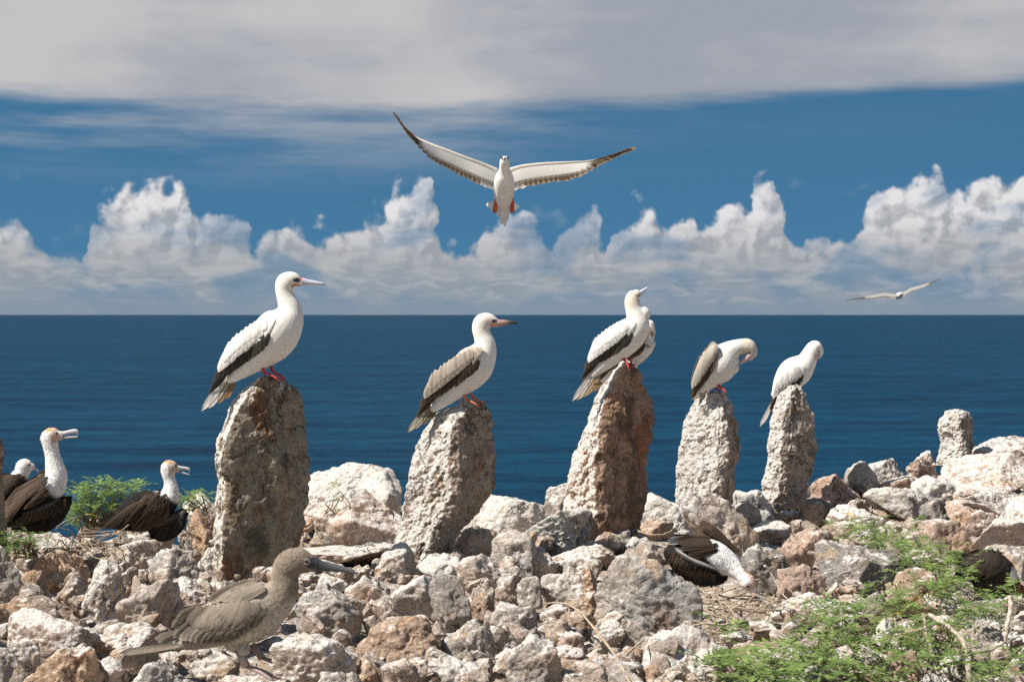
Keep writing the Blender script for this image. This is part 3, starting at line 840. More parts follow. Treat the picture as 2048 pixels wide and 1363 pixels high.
    def surf(s, X, Y, floor=0.05):
        X, Y = np.broadcast_arrays(np.asarray(X, float), np.asarray(Y, float))
        sh = X.shape; X = X.ravel(); Y = Y.ravel()
        dd = np.hypot(X[:, None] - s.q[None, :, 0], Y[:, None] - s.q[None, :, 1]) / s.q[None, :, 2]
        i = dd.argmin(1); m = dd[np.arange(len(X)), i]
        y = s.q[i, 3] * np.sqrt(np.clip(1 - m * m, floor ** 2, 1))
        if s.env is not None:
            e = s.env
            dd = np.hypot(X[:, None] - e[None, :, 0], Y[:, None] - e[None, :, 1]) / e[None, :, 2]
            y = np.maximum(y, (e[None, :, 3] * np.sqrt(np.clip(1 - dd * dd, 0, 1))).max(1))
        return np.maximum(y, s.q[:, 3].max() * .05).reshape(sh)
    def feather(s, mb, r, t, w, c0, c1, side, layer, bend=0.0, edge=None, m=8, lift=0.0, tipfrac=0.8, y=None):
        """one blade from r to t (window coords); c0 root colour, c1 tip colour, edge rim colour"""
        r = np.array(r, float); t = np.array(t, float)
        a = np.linspace(0, 1, m)
        d = t - r; L = np.hypot(*d) + 1e-6; nrm = np.array([-d[1], d[0]]) / L
        cx = r[0] + d[0] * a + nrm[0] * bend * L * np.sin(a * math.pi); cy = r[1] + d[1] * a + nrm[1] * bend * L * np.sin(a * math.pi)
        wd_ = w * (0.55 + 0.45 * np.sin(np.clip(a / 0.6, 0, 1) * math.pi / 2)) * np.sqrt(np.clip(1 - np.clip((a - tipfrac) / (1.001 - tipfrac), 0, 1) ** 2, 0, 1))
        V, C = [], []
        for o_, dy in ((-1, -1.2), (-.5, -.2), (0, .5), (.5, -.2), (1, -1.2)):
            X = cx + nrm[0] * wd_ * .5 * o_; Y = cy + nrm[1] * wd_ * .5 * o_
            base = (s.surf(X, Y) if y is None else np.full(m, float(y)))
            yy = side * (base + layer + dy * w * 0.03 + lift * a)
            V.append(s.p(X, Y, yy))
            f = a[:, None] ** 1.5
            c = np.asarray(c0) * (1 - f) + np.asarray(c1) * f
            if edge is not None:
                e = np.clip(abs(o_) ** 3 * .9 + np.clip((a - .82) / .18, 0, 1), 0, 1)[:, None]
                c = c * (1 - e) + np.asarray(edge) * e
            C.append(c * (1 - .06 * (o_ == 0)))
        V = np.stack(V, 1).reshape(-1, 3); C = np.stack(C, 1).reshape(-1, 3)
        F = [(i * 5 + j, i * 5 + j + 1, (i + 1) * 5 + j + 1, (i + 1) * 5 + j) for i in range(m - 1) for j in range(4)]
        mb.add(V, F, C)
    def row(s, mb, roots, tips, nf, w, c0, c1, side, layer, edge=None, jit=4.0, bend=0.0, lift=0.0, dl=0.5, tipfrac=0.8, var=0.22, y=None):
        R_ = spline(roots, nf) if len(roots) > 1 else np.repeat(np.array(roots, float), nf, 0)
        T_ = spline(tips, nf)
        for k in range(nf):
            v = 1 + br.uniform(-var, var)
            s.feather(mb, R_[k] + br.normal(size=2) * jit, T_[k] + br.normal(size=2) * jit, w * br.uniform(.9, 1.12), np.asarray(c0) * v, np.asarray(c1) * v, side, layer + k * dl, bend, edge, 8, lift, tipfrac, y)
    def rowd(s, mb, roots, tips, nf, w, c0, c1, side, layer, edge=None, jit=4.0, dl=0.5, lift=0.0, **kw):
        """ragged dark plumage: narrower, more uneven feathers with pale fringes"""
        s.row(mb, roots, tips, int(nf * 1.7), w * .60, c0, c1, side, layer, edge, jit * 1.6, dl=dl * 1.1, lift=lift, var=.5, **kw)
    def patch(s, mb, top, bot, side, thick, colour, m=26, n=14, off=1.5):
        """cushioned sheet lying on the body between two outlines"""
        A = spline(top, m); B = spline(bot, m)
        t = np.linspace(0, 1, n)[None, :, None]
        G = A[:, None] * (1 - t) + B[:, None] * t
        tt = np.linspace(0, 1, n)[None, :]; aa = np.linspace(0, 1, m)[:, None]
        bulge = (np.sin(tt * math.pi) * np.sin(np.clip(aa * 1.25 + .02, 0, 1) * math.pi) ** .6) ** .5
        y = s.surf(G[..., 0], G[..., 1]) + off * np.minimum(1, bulge * 3) - 6 * (bulge < .12) + thick * bulge
        V = s.p(G[..., 0], G[..., 1], side * y).reshape(-1, 3)
        F = [(i * n + j, i * n + j + 1, (i + 1) * n + j + 1, (i + 1) * n + j) for i in range(m - 1) for j in range(n - 1)]
        if side < 0: F = [f[::-1] for f in F]
        mb.add(V, F, colour(G[..., 0].ravel(), G[..., 1].ravel(), np.broadcast_to(tt, (m, n)).ravel(), np.broadcast_to(aa, (m, n)).ravel()))
    def bill(s, st, cols, parent=None, name='bill', d=0.0):
        """st rows (X, Y, half height, half width); cols one colour per row"""
        V, F, q = s._loft([tuple(x) for x in st], 22, 12)
        c = spline(cols, 22); c = np.clip(np.vstack([c[:1]] * 3 + [c] + [c[-1:]] * 3), 0, 1)
        V[:, 1] += d * s.u
        mb = MB(); mb.add(V, F, np.repeat(c, 12, 0))
        return mb.build(name, M_SKIN, parent or s.root)
    def eye(s, X, Y, r, sides=(-1, 1), dep=None, ring=None):
        d, f = ICO[2]
        for sd in sides:
            y = float(s.surf(X, Y)) if dep is None else dep
            mb = MB(); mb.add(d * r * s.u + s.p(X, Y, sd * (y - r * .25)), [tuple(x) for x in f])
            e = mb.build('eye', M_EYE, s.root)
            if ring is not None:
                th = np.linspace(0, 2 * math.pi, 15)
                mb = MB(); mb.tube(s.p(X + np.cos(th) * r * 1.15, Y + np.sin(th) * r * 1.15, sd * (y + r * .1)), r * .32 * s.u, ring, 6, False)
                mb.build('eye_ring', M_SKIN, e)
    def foot(s, top, ankle, toe, y, spread, col, rl=9.0, rt=6.0, droop=0.0):
        mb = MB(); u = s.u
        top, ankle, toe = map(lambda a: np.array(a, float), (top, ankle, toe))
        col = np.asarray(col, float)
        mb.tube(np.concatenate([s.p(*top, y * .8)[None], s.p(*((top + ankle) / 2), y * .95)[None], s.p(*ankle, y)[None]]), np.array([rl * 1.2, rl, rl * 1.15]) * u, col, 9)
        tips = []
        for k, (sp, ln) in enumerate(((-1, .82), (-.25, 1.0), (.6, .92))):
            e = ankle + (toe - ankle) * ln
            mid = ankle + (toe - ankle) * ln * .5
            P = np.array([s.p(*ankle, y), s.p(mid[0], mid[1] - rt * .9, y + sp * spread * .5), s.p(e[0], e[1] - rt * .2, y + sp * spread)])
            P = spline(P, 7); tips.append(P)
            mb.tube(P, np.linspace(rt * 1.15, rt * .75, 7) * u, col * br.uniform(.9, 1.05), 7)
            mb.tube(np.array([P[-1], P[-1] + (P[-1] - P[-2]) * .9 - (0, 0, rt * .6 * u)]), np.array([rt * .5, rt * .15]) * u, (.12, .10, .09), 5)
        for a, b in ((0, 1), (1, 2)):
            A, B = tips[a], tips[b]; g = np.linspace(0, 1, 5)[None, :, None]
            G = A[:, None] * (1 - g) + B[:, None] * g
            sag = np.sin(np.linspace(0, 1, 5) * math.pi)[None, :] * np.linspace(0, 1, 7)[:, None]
            G[..., 2] -= sag * rt * .5 * u
            G[-1, 1:4] = G[-1, 1:4] * .65 + G[-2, 1:4] * .35
            V = G.reshape(-1, 3)
            mb.add(V, [(i * 5 + j, i * 5 + j + 1, (i + 1) * 5 + j + 1, (i + 1) * 5 + j) for i in range(6) for j in range(4)], col * .9)
        return mb.build('foot', M_SKIN, s.root)

def blotch(X, Y, sc_, off=0.0):
    return fbm(np.stack([np.asarray(X) * sc_, np.asarray(Y) * sc_, np.full(np.shape(X), off)], 1), 3, .6)

# ------------------------------------------------------------------ red-footed boobies on the stones
RED = np.array((.52, .055, .05)); CORAL = np.array((.60, .17, .10))
# wing template in the first bird's window coordinates
def affine(src, dst):
    A = np.hstack([np.array(src, float), np.ones((3, 1))])
    M = np.linalg.solve(A, np.array(dst, float))
    return lambda pts: (np.hstack([np.atleast_2d(np.array(pts, float)), np.ones((len(np.atleast_2d(pts)), 1))]) @ M).tolist()
IDT = lambda pts: [list(q) for q in pts]
def booby_wing(b, T, k, white, dark, edge, mott=0.0, sides=(-1, 1), dark_cov=0.0):
    """white coverts over dark flight feathers; k scales widths"""
    white = np.asarray(white); dark = np.asarray(dark)
    env = [(690, 530, 110, 128), (600, 590, 135, 135), (500, 675, 140, 125), (400, 765, 135, 105), (310, 860, 105, 72), (225, 965, 62, 42), (155, 1070, 24, 16)]
    xy = T([e[:2] for e in env])
    b.env = spline([(q[0], q[1], e[2] * k * 1.02, e[3] * k) for q, e in zip(xy, env)], 40)
    T0 = T
    for sd in sides:
        mb = MB()
        T = T0 if sd < 0 else (lambda pts: [[x + 14 * k, y + 26 * k] for x, y in T0(pts)])
        def col(X, Y, t, a):
            w = blotch(X, Y, .022, 3.0 + b.D)[:, None]; f = blotch(X, Y, .06, 8.0)[:, None]
            base = white * (1 - .08 * np.clip(f, -1, 1))
            return base * (1 - np.clip(mott * (w + .35 + f * .5), 0, .85)) + BROWN * 1.2 * np.clip(mott * (w + .35 + f * .5), 0, .85)
        b.patch(mb, T([(705, 470), (640, 440), (520, 500), (400, 590), (320, 690), (268, 790)]), T([(668, 560), (625, 640), (560, 690), (470, 745), (380, 810), (300, 860)]), sd, 10 * k, col)
        w = mb.build('wing', M_PLUME, b.root)
        fl = MB()
        # far primaries, then secondaries, then greater coverts on top
        b.row(fl, T([(400, 760), (330, 800)]), T([(215, 1015), (152, 1078)]), 4, 40 * k, dark, dark * .8, sd, 0, edge, 2 * k, dl=1.0 * k)
        b.row(fl, T([(330, 720), (420, 700), (520, 640), (600, 585)]), T([(190, 990), (330, 905), (470, 815), (590, 728)]), 12, 46 * k, dark * 1.2, dark, sd, 2 * k, edge, 3 * k, dl=.8 * k)
        b.row(fl, T([(640, 590), (655, 588)]), T([(560, 735), (610, 690)]), 3, 46 * k, dark * 1.1, dark, sd, 8 * k, edge, 2 * k)
        fl.build('flight_feathers', M_FEATH, w)
        cv = MB()
        m_ = np.clip(mott, 0, 1)
        cw = white * (1 - .75 * m_) + BROWN * .75 * m_
        ce = white * .9 if mott < .1 else white
        b.row(cv, T([(320, 690), (400, 620), (500, 540), (590, 500)]), T([(235, 900), (350, 815), (460, 725), (570, 625)]), 10, 58 * k, cw, cw * (1 - .45 * dark_cov), sd, 9 * k, ce, 3 * k, dl=.7 * k, tipfrac=.7)
        b.row(cv, T([(330, 650), (420, 570), (520, 500), (610, 465)]), T([(285, 810), (390, 720), (500, 640), (600, 565)]), 9, 62 * k, cw * 1.03, cw, sd, 14 * k, ce, 3 * k, dl=.6 * k, tipfrac=.6)
        cv.build('covert_feathers', M_FEATH, w)
def booby_tail(b, T, k, c0, c1, under):
    mb = MB()
    for i, (tx, ty, rx, ry, c) in enumerate([(285, 1110, 350, 985, under), (225, 1150, 335, 960, under), (150, 1186, 320, 945, c0), (92, 1208, 305, 930, c1), (170, 1150, 300, 925, c0)]):
        for y in (-16, 14):
            r, t = T([(rx, ry), (tx, ty)])
            b.feather(mb, r, t, 58 * k, c, c, 1, 0, 0, np.asarray(c) * .8, 8, 0, .55, y=y * k * (1 if i < 4 else .3))
    mb.build('tail', M_FEATH, b.root)
def dist(X, Y, x, y, rx, ry): return np.hypot((X - x) / rx, (Y - y) / ry)
def sst(v, a, b): t = np.clip((v - a) / (b - a), 0, 1); return t * t * (3 - 2 * t)

# bird 1: profile, looking out to the right
b = Bird('booby', 'white booby with red feet standing tall on the largest stone, pale blue bill', 'bird', (640, 965), 7.10, (380, 520, 4.01), 'boobies perched on the standing stones')
def col(X, Y, d):
    c = WHITE[None] * np.ones((len(X), 1))
    cr = (1 - sst(dist(X, Y, 790, 150, 110, 90), .5, 1))[:, None] * .35
    c = c * (1 - cr) + CREAM * cr
    f = (1 - sst(dist(X, Y, 850, 207, 36, 20), .7, 1.1))[:, None]; c = c * (1 - f) + np.array((.62, .20, .16)) * f
    e = (1 - sst(dist(X, Y, 862, 160, 34, 21), .7, 1.1))[:, None]; c = c * (1 - e) + np.array((.09, .09, .11)) * e
    e = (1 - sst(dist(X, Y, 893, 148, 14, 18), .7, 1.1))[:, None]; c = c * (1 - e) + np.array((.62, .22, .2)) * e
    return c
b.body([(325, 950, 42, 34), (430, 858, 88, 76), (540, 752, 142, 120), (640, 648, 184, 150), (722, 548, 182, 150), (782, 458, 140, 118), (795, 378, 96, 82), (772, 305, 74, 66), (755, 240, 70, 62), (772, 182, 82, 66), (822, 156, 64, 52), (868, 168, 44, 36), (886, 172, 34, 26)], col)
booby_wing(b, IDT, 1.0, WHITE, DARK * .8, (.075, .068, .055), 0.0, dark_cov=.25)
booby_tail(b, IDT, 1.0, WHITE * .92, WHITE, np.array((.30, .20, .11)))
bs = np.array((.50, .52, .60))
b.bill([(872, 174, 38, 28), (905, 172, 30, 20), (960, 178, 22, 14), (1020, 184, 16, 10), (1065, 190, 11, 7), (1084, 198, 4, 3)], [(.55, .30, .32), (.52, .42, .48), bs, bs, bs * .8, (.22, .20, .16)])
b.eye(856, 160, 13)
b.foot((578, 840), (602, 900), (745, 968), -44, 50, RED, 13, 9); b.foot((640, 845), (662, 895), (765, 962), 30, 44, RED * .9, 13, 9)

# bird 2: browner wing, pinkish bill with a dark tip
b = Bird('booby', 'booby with brown mottled wings and dark-tipped pink bill on the second stone', 'bird', (745, 935), 7.55, (780, 600, 4.543), 'boobies perched on the standing stones')
def col(X, Y, d):
    c = WHITE[None] * np.ones((len(X), 1))
    cr = (1 - sst(dist(X, Y, 860, 200, 130, 110), .5, 1))[:, None] * .40
    c = c * (1 - cr) + np.array((.60, .49, .42)) * cr
    f = (1 - sst(dist(X, Y, 945, 225, 50, 24), .6, 1.1))[:, None]; c = c * (1 - f) + np.array((.58, .30, .24)) * f
    e = (1 - sst(dist(X, Y, 950, 188, 32, 17), .7, 1.1))[:, None]; c = c * (1 - e) + np.array((.12, .10, .10)) * e
    m_ = (sst(Y, 380, 470) * sst(820 - X, 0, 90) * np.clip(blotch(X, Y, .03) + .3, 0, .7) * sst(d * 0 + (X * .62 + Y) * -1, -1060, -960))[:, None]
    return c * (1 - m_) + BROWN * 1.3 * m_
T = affine([(650, 590), (152, 1078), (640, 440)], [(800, 545), (245, 1060), (760, 420)])
b.body([(395, 985, 38, 30), (490, 890, 80, 68), (590, 780, 128, 108), (690, 670, 172, 140), (775, 575, 178, 145), (838, 485, 138, 115), (862, 400, 102, 86), (842, 325, 82, 72), (825, 262, 80, 70), (842, 205, 84, 68), (890, 182, 68, 54), (945, 198, 48, 38), (966, 206, 36, 28)], col)
booby_wing(b, T, 1.08, np.array((.47, .41, .345)), BROWN * .26, (.11, .08, .05), 0.75, dark_cov=.6)
booby_tail(b, affine([(92, 1208), (350, 985), (320, 945)], [(160, 1198), (415, 985), (375, 965)]), .95, np.array((.42, .36, .27)), np.array((.55, .49, .38)), np.array((.20, .15, .09)))
pk = np.array((.50, .28, .25))
b.bill([(950, 205, 40, 30), (990, 208, 33, 22), (1045, 202, 23, 15), (1100, 202, 16, 10), (1145, 206, 11, 7), (1165, 211, 4, 3)], [pk, pk * .95, (.34, .2, .17), (.06, .055, .05), (.03, .03, .03), (.03, .03, .03)])
b.eye(942, 188, 13)
b.foot((672, 850), (692, 900), (815, 965), -46, 52, CORAL, 14, 10); b.foot((722, 828), (742, 880), (850, 945), 30, 44, CORAL * .9, 14, 10)

# bird 3: head turned up and away
b = Bird('booby', 'white booby with its head tilted skyward on the tapering third stone', 'bird', (660, 935), 7.95, (1120, 550, 5.05), 'boobies perched on the standing stones')
def col(X, Y, d):
    c = WHITE[None] * np.ones((len(X), 1))
    cr = (1 - sst(dist(X, Y, 725, 240, 110, 140), .5, 1))[:, None] * .6
    return c * (1 - cr) + np.array((.64, .54, .40)) * cr
T = affine([(650, 590), (152, 1078), (640, 440)], [(716, 585), (212, 1060), (690, 430)])
b.body([(330, 1010, 34, 28), (430, 905, 72, 62), (540, 795, 112, 96), (640, 690, 142, 120), (730, 585, 150, 125), (775, 490, 132, 112), (768, 410, 104, 90), (742, 335, 84, 76), (730, 268, 80, 70), (742, 215, 70, 62), (768, 192, 48, 42)], col, extra=[(838, 392, 76, 66), (800, 440, 90, 80)])
booby_wing(b, T, .95, WHITE, DARK * .9, (.085, .078, .06), 0.0, dark_cov=.25)
booby_tail(b, affine([(92, 1208), (350, 985), (320, 945)], [(122, 1272), (400, 985), (350, 985)]), .9, WHITE * .85, WHITE * .92, np.array((.42, .30, .18)))
b.bill([(775, 198, 34, 26), (805, 182, 27, 18), (840, 155, 17, 11), (872, 135, 11, 7), (894, 120, 4, 3)], [(.34, .33, .36), (.40, .41, .46), bs * .9, bs, (.3, .3, .3)])
b.eye(795, 205, 10, (-1,), 38)
b.foot((615, 840), (650, 850), (700, 965), -50, 56, RED, 17, 11); b.foot((690, 835), (705, 850), (742, 930), 20, 40, RED * .85, 15, 10)

# bird 3b: behind it, mottled, preening
b = Bird('booby', 'mottled booby half hidden behind the sky-gazing one on the third stone', 'bird', (760, 985), 8.13, (1120, 550, 5.05), 'boobies perched on the standing stones')
def col(X, Y, d):
    c = WHITE[None] * .95 * np.ones((len(X), 1))
    g = np.clip(blotch(X, Y, .016, 2.0) * 1.6 + .25, 0, 1) * (1 - sst(dist(X, Y, 890, 630, 75, 120), .6, 1.15)) + (1 - sst(dist(X, Y, 868, 560, 60, 60), .7, 1.1)) * .5
    g = np.clip(g, 0, .9)[:, None]
    return c * (1 - g) + BROWN * 1.1 * g
T = affine([(650, 590), (152, 1078), (640, 440)], [(838, 690), (330, 1110), (800, 560)])
b.body([(430, 1060, 34, 28), (530, 970, 66, 58), (640, 880, 100, 84), (740, 790, 126, 104), (830, 690, 128, 106), (880, 600, 84, 74), (900, 530, 62, 56), (905, 500, 50, 48)], col, extra=[(925, 690, 42, 60)])
booby_wing(b, T, .95, BROWN * .9, DARK * 1.3, (.13, .09, .05), 0.7, dark_cov=.8)
booby_tail(b, affine([(92, 1208), (350, 985), (320, 945)], [(165, 1262), (470, 1030), (430, 1015)]), .95, np.array((.45, .33, .20)), np.array((.50, .40, .27)), np.array((.30, .20, .11)))
b.bill([(905, 520, 26, 20), (885, 555, 18, 12), (868, 590, 8, 6)], [(.5, .5, .55), (.5, .5, .55), (.3, .3, .3)], d=30)
b.foot((745, 905), (752, 930), (790, 1000), 20, 30, RED * .9, 11, 7); b.foot((760, 905), (768, 930), (800, 1000), 70, 30, RED * .9, 11, 7)

# bird 4: preening its breast, head bent down
b = Bird('booby', 'preening booby bending its brownish head to its breast on the fourth stone', 'bird', (310, 455), 8.70, (1350, 650, 3.41), 'boobies perched on the standing stones')
def col(X, Y, d):
    c = WHITE[None] * np.ones((len(X), 1)) * .96
    cr = sst(X, 405, 470)[:, None] * .85
    c = c * (1 - cr) + np.array((.58, .51, .42)) * cr
    f = (1 - sst(dist(X, Y, 448, 215, 16, 20), .7, 1.1))[:, None]; return c * (1 - f) + np.array((.20, .24, .42)) * f
b.body([(180, 432, 32, 30), (225, 375, 72, 66), (285, 295, 118, 104), (330, 230, 112, 100), (380, 178, 76, 66), (440, 148, 54, 48), (495, 148, 56, 46), (522, 182, 42, 36), (510, 215, 28, 24)], col, extra=[(395, 290, 42, 60), (385, 240, 52, 60)], fuzz=.0015)
b.env = spline([(275, 165, 60, 100), (225, 240, 70, 100), (180, 330, 66, 80), (140, 420, 45, 50), (115, 495, 18, 20)], 30)
for sd in (-1, 1):
    mb = MB()
    b.patch(mb, [(285, 130), (250, 112), (195, 185), (145, 290), (112, 400)], [(282, 195), (255, 245), (225, 310), (180, 370), (130, 445)], sd, 9, lambda X, Y, t, a: (np.array((.46, .42, .36)) * (1 + .3 * blotch(X, Y, .08))[:, None]) * (1 - .55 * sst(t * -1, -.3, 0)[:, None]))
    w = mb.build('wing', M_PLUME, b.root)
    fl = MB()
    b.row(fl, [(180, 300), (235, 240), (275, 190)], [(112, 500), (165, 425), (235, 315)], 10, 34, DARK * 1.3, DARK, sd, 3, (.14, .10, .06), 2, dl=.7)
    fl.build('flight_feathers', M_FEATH, w)
    cv = MB()
    b.row(cv, [(170, 230), (215, 165), (265, 130)], [(120, 430), (180, 340), (255, 230)], 10, 38, (.46, .41, .35), (.33, .28, .22), sd, 9, (.52, .47, .40), 3, dl=.6, tipfrac=.6)
    cv.build('covert_feathers', M_FEATH, w)
mb = MB()
for k, (tx, ty) in enumerate([(112, 505), (125, 512), (140, 505)]): b.feather(mb, (185, 420), (tx, ty), 30, (.4, .33, .25), (.45, .38, .28), 1, 0, 0, (.3, .24, .18), y=(k - 1) * 14)
mb.build('tail', M_FEATH, b.root)
b.bill([(505, 208, 26, 20), (482, 228, 17, 12), (455, 250, 11, 8), (436, 264, 4, 3)], [(.50, .36, .36), (.55, .40, .40), (.58, .42, .42), (.5, .36, .34)], d=-18)
b.eye(500, 190, 8)
b.foot((290, 400), (298, 420), (352, 468), -36, 36, RED, 11, 8); b.foot((255, 405), (268, 425), (315, 462), 30, 26, RED * .85, 9, 6)

# bird 5: back turned a little, head bowed
b = Bird('booby', 'small white booby with bowed head perched behind the top of the fifth stone', 'bird', (800, 450), 9.22, (1350, 650, 3.41), 'boobies perched on the standing stones')
def col(X, Y, d):
    c = WHITE[None] * np.ones((len(X), 1))
    f = (1 - sst(dist(X, Y, 968, 215, 26, 30), .6, 1.1))[:, None] * .8
    return c * (1 - f) + np.array((.45, .33, .36)) * f
b.body([(685, 470, 30, 28), (735, 405, 74, 66), (795, 340, 104, 90), (855, 292, 98, 86), (897, 245, 70, 62), (922, 195, 56, 50), (955, 155, 52, 46), (985, 178, 30, 28), (978, 205, 24, 22)], col)
T = affine([(650, 590), (152, 1078), (640, 440)], [(858, 335), (640, 590), (838, 262)])
booby_wing(b, T, .42, WHITE * .97, DARK * .9, (.10, .09, .07), 0.04, dark_cov=.2)
mb = MB()
for k, (tx, ty) in enumerate([(577, 690), (590, 680), (605, 660)]): b.feather(mb, (690, 475), (tx, ty), 26, WHITE * .9, WHITE, 1, 0, 0, WHITE * .8, y=(k - 1) * 10)
mb.build('tail', M_FEATH, b.root)
b.bill([(972, 205, 22, 16), (962, 225, 14, 10), (950, 246, 5, 4)], [(.45, .36, .40), (.5, .42, .45), (.4, .35, .36)], d=-12)
b.eye(975, 180, 7)
b.foot((800, 405), (806, 430), (850, 470), -26, 22, RED * .9, 8, 5); b.foot((820, 405), (826, 430), (868, 470), 26, 22, RED * .85, 8, 5)

# ------------------------------------------------------------------ booby gliding head-on towards the camera
def flying(label, name, D, win, head, tailv, lead_l, lead_r, chord, scale_, cols, detail=True, feet=True):
    """seen from the front: body axis runs back and down; wings from leading-edge points in the window"""
    b = Bird(name, label, 'bird', head, D, win)
    u = b.u
    hx, hy = head
    tx, ty = tailv[:2]; dep = tailv[2]            # tail end, and how far behind the head (window units)
    k = scale_
    def ax(t): return np.array((hx + (tx - hx) * t, hy + (ty - hy) * t, -0.35 * dep + dep * t))
    # body as a chain along the axis
    prof = [(-.02, 22), (.02, 36), (.07, 41), (.13, 42), (.19, 50), (.26, 70), (.36, 82), (.48, 84), (.58, 82), (.68, 72), (.78, 50), (.86, 38), (.95, 26)]
    Vs, Fs, n_ = [], [], 22
    T_ = ax(1) - ax(0); T_ /= np.linalg.norm(T_)
    n1 = np.array((1.0, 0, 0)); n2 = np.cross(T_, n1); n2 /= np.linalg.norm(n2)
    sp = spline([(t, r) for t, r in prof], 40); th = np.arange(n_) / n_ * 2 * math.pi
    for t, r in sp:
        c = ax(t); r = max(r, 3) * k
        # head carried a little higher
        c = c + np.array((0, -14 * k * math.exp(-(t / .12) ** 2), 0))
        q = c + r * (np.cos(th)[:, None] * n1 + .9 * np.sin(th)[:, None] * n2)
        Vs.append(b.p(q[:, 0], q[:, 1], q[:, 2]))
    M = len(Vs); F = [(i * n_ + j, i * n_ + (j + 1) % n_, (i + 1) * n_ + (j + 1) % n_, (i + 1) * n_ + j) for i in range(M - 1) for j in range(n_)] + [tuple(range(n_))[::-1], tuple(range((M - 1) * n_, M * n_))]
    me = remeshed('body', np.concatenate(Vs), F, (1.2 if detail else .9) * D / FP, 4, M_PLUME)
    setcol(me, np.repeat(np.array(cols[0])[None], len(me.vertices), 0)); me.update()
    obj('body', me, b.root)
    # bill straight at the viewer, eyes, dark face
    h0 = ax(0.0) + np.array((0, -14 * k, 0))
    fd = np.array((-.10, .10, -1.0))
    if detail:
        mb = MB(); P = np.array([h0 + fd * a * k for a in (-8, 20, 60, 100)])
        mb.tube(b.p(P[:, 0], P[:, 1], P[:, 2]), np.array((19, 14, 8, 2.5)) * k * u, np.array([(.45, .47, .56)] * 4), 10); mb.build('bill', M_SKIN, b.root)
        d_, f_ = ICO[2]
        for sx in (-1, 1):
            mb = MB(); e = ax(.0) + np.array((sx * 25 * k, -20 * k, -14 * k)); mb.add(d_ * 9 * k * u + b.p(*e), [tuple(x) for x in f_]); mb.build('eye', M_EYE, b.root)
    # wings
    for sd, lead in ((-1, lead_l), (1, lead_r)):
        L = spline(lead, 46)                           # X, Y, depth of the leading edge, root to tip
        s_ = np.linspace(0, 1, 46)
        ch = np.interp(s_, [0, .12, .3, .5, .62, .75, .9, 1], np.array([1.0, 1.02, .92, .80, .70, .42, .22, .06])) * chord
        cd = np.array((0.0, .52, .85))                 # chord runs back and sinks
        n_ = 12; a = np.linspace(0, .93, n_)
        up = np.array((0, -1.0, .2)) * 1.0
        G = L[:, None] + cd * (ch[:, None] * a)[..., None] + up * (np.sin(np.clip(a / .93, 0, 1) * math.pi) ** .7 * ch[:, None] * .07)[..., None]
        G2 = L[:, None] + cd * (ch[:, None] * a)[..., None] - up * (np.sin(np.clip(a / .93, 0, 1) * math.pi) ** .5 * ch[:, None] * .05)[..., None]
        mb = MB()
        for g in (G,):
            V = b.p(g[..., 0], g[..., 1], g[..., 2]).reshape(-1, 3)
            Fq = [(i * n_ + j, i * n_ + j + 1, (i + 1) * n_ + j + 1, (i + 1) * n_ + j) for i in range(45) for j in range(n_ - 1)]
            cc = np.array(cols[0])[None] * np.ones((len(V), 1)); tipm = np.repeat(sst(s_, .66, .74), n_)[:, None]
            cc = cc * (1 - tipm) + np.array(cols[2]) * tipm
            tr = (np.tile(sst(a, .74, .93), 46) * np.repeat(sst(s_, .08, .2), n_))[:, None] * .8; cc = cc * (1 - tr) + np.array(cols[1]) * 1.6 * tr
            mb.add(V, Fq, cc)
        arm = np.interp(s_, [0, .1, .5, .72, 1], [20, 15, 11, 7, 1.5]) * k * (1 if detail else .8)
        acol = np.array(cols[0])[None] * (1 - sst(s_, .70, .78)[:, None]) + np.array(cols[2]) * sst(s_, .70, .78)[:, None]
        mb.tube(b.p(L[:, 0], L[:, 1] + arm * .3, L[:, 2] + arm * .6), arm * u, acol, 9)
        w = mb.build('wing', M_WINGT, b.root)
        fl = MB()
        nf = 26 if detail else 12
        for i in range(nf):
            t = .04 + .96 * i / (nf - 1); q = np.array([np.interp(t, s_, L[:, j]) for j in range(3)]); c_ = np.interp(t, s_, ch)
            dirn = cd.copy(); out = sst(np.array(t), .55, 1.0)
            if i >= nf - 2 or out > 0:
                tl = L[-1] - L[-6]; tl /= np.linalg.norm(tl); dirn = cd * (1 - out * .82) + tl * out * 1.15
            ln = c_ * (1.03 + .12 * br.rand()) + out * chord * .30
            r0 = q + cd * c_ * .70 * (1 - out) + np.array((0, 1.5, 0)); t0 = r0 + dirn * (ln - c_ * .66)
            wv = np.gradient(L, axis=0)[min(45, int(t * 45))]; wv /= np.linalg.norm(wv)
            wv = wv * (1 - out) + cd * out; wv /= np.linalg.norm(wv); wid = chord * (.25 if detail else .5) * (1 - .35 * out)
            m = 7; aa = np.linspace(0, 1, m); wd_ = wid * np.sqrt(np.clip(1 - np.clip((aa - .7) / .301, 0, 1) ** 2, 0, 1))
            V, C = [], []
            for o_ in (-1, 0, 1):
                P = r0 + (t0 - r0) * aa[:, None] + wv * (wd_ * .5 * o_)[:, None] + np.array((0, -.4 * (o_ == 0) * k, 0))
                V.append(b.p(P[:, 0], P[:, 1], P[:, 2]))
                base = np.array(cols[0]) * .96 if t < .70 else np.array(cols[2])
                dk = np.array(cols[1]); f = (sst(aa, .15, .6) * (t > .16))[:, None] * .85
                C.append(base * (1 - f) + dk * f)
            V = np.stack(V, 1).reshape(-1, 3); C = np.stack(C, 1).reshape(-1, 3)
            fl.add(V, [(i_ * 3 + j, i_ * 3 + j + 1, (i_ + 1) * 3 + j + 1, (i_ + 1) * 3 + j) for i_ in range(m - 1) for j in range(2)], C)
        fl.build('flight_feathers', M_WINGT, w)
    # tail fan
    mb = MB(); r0 = ax(.80)
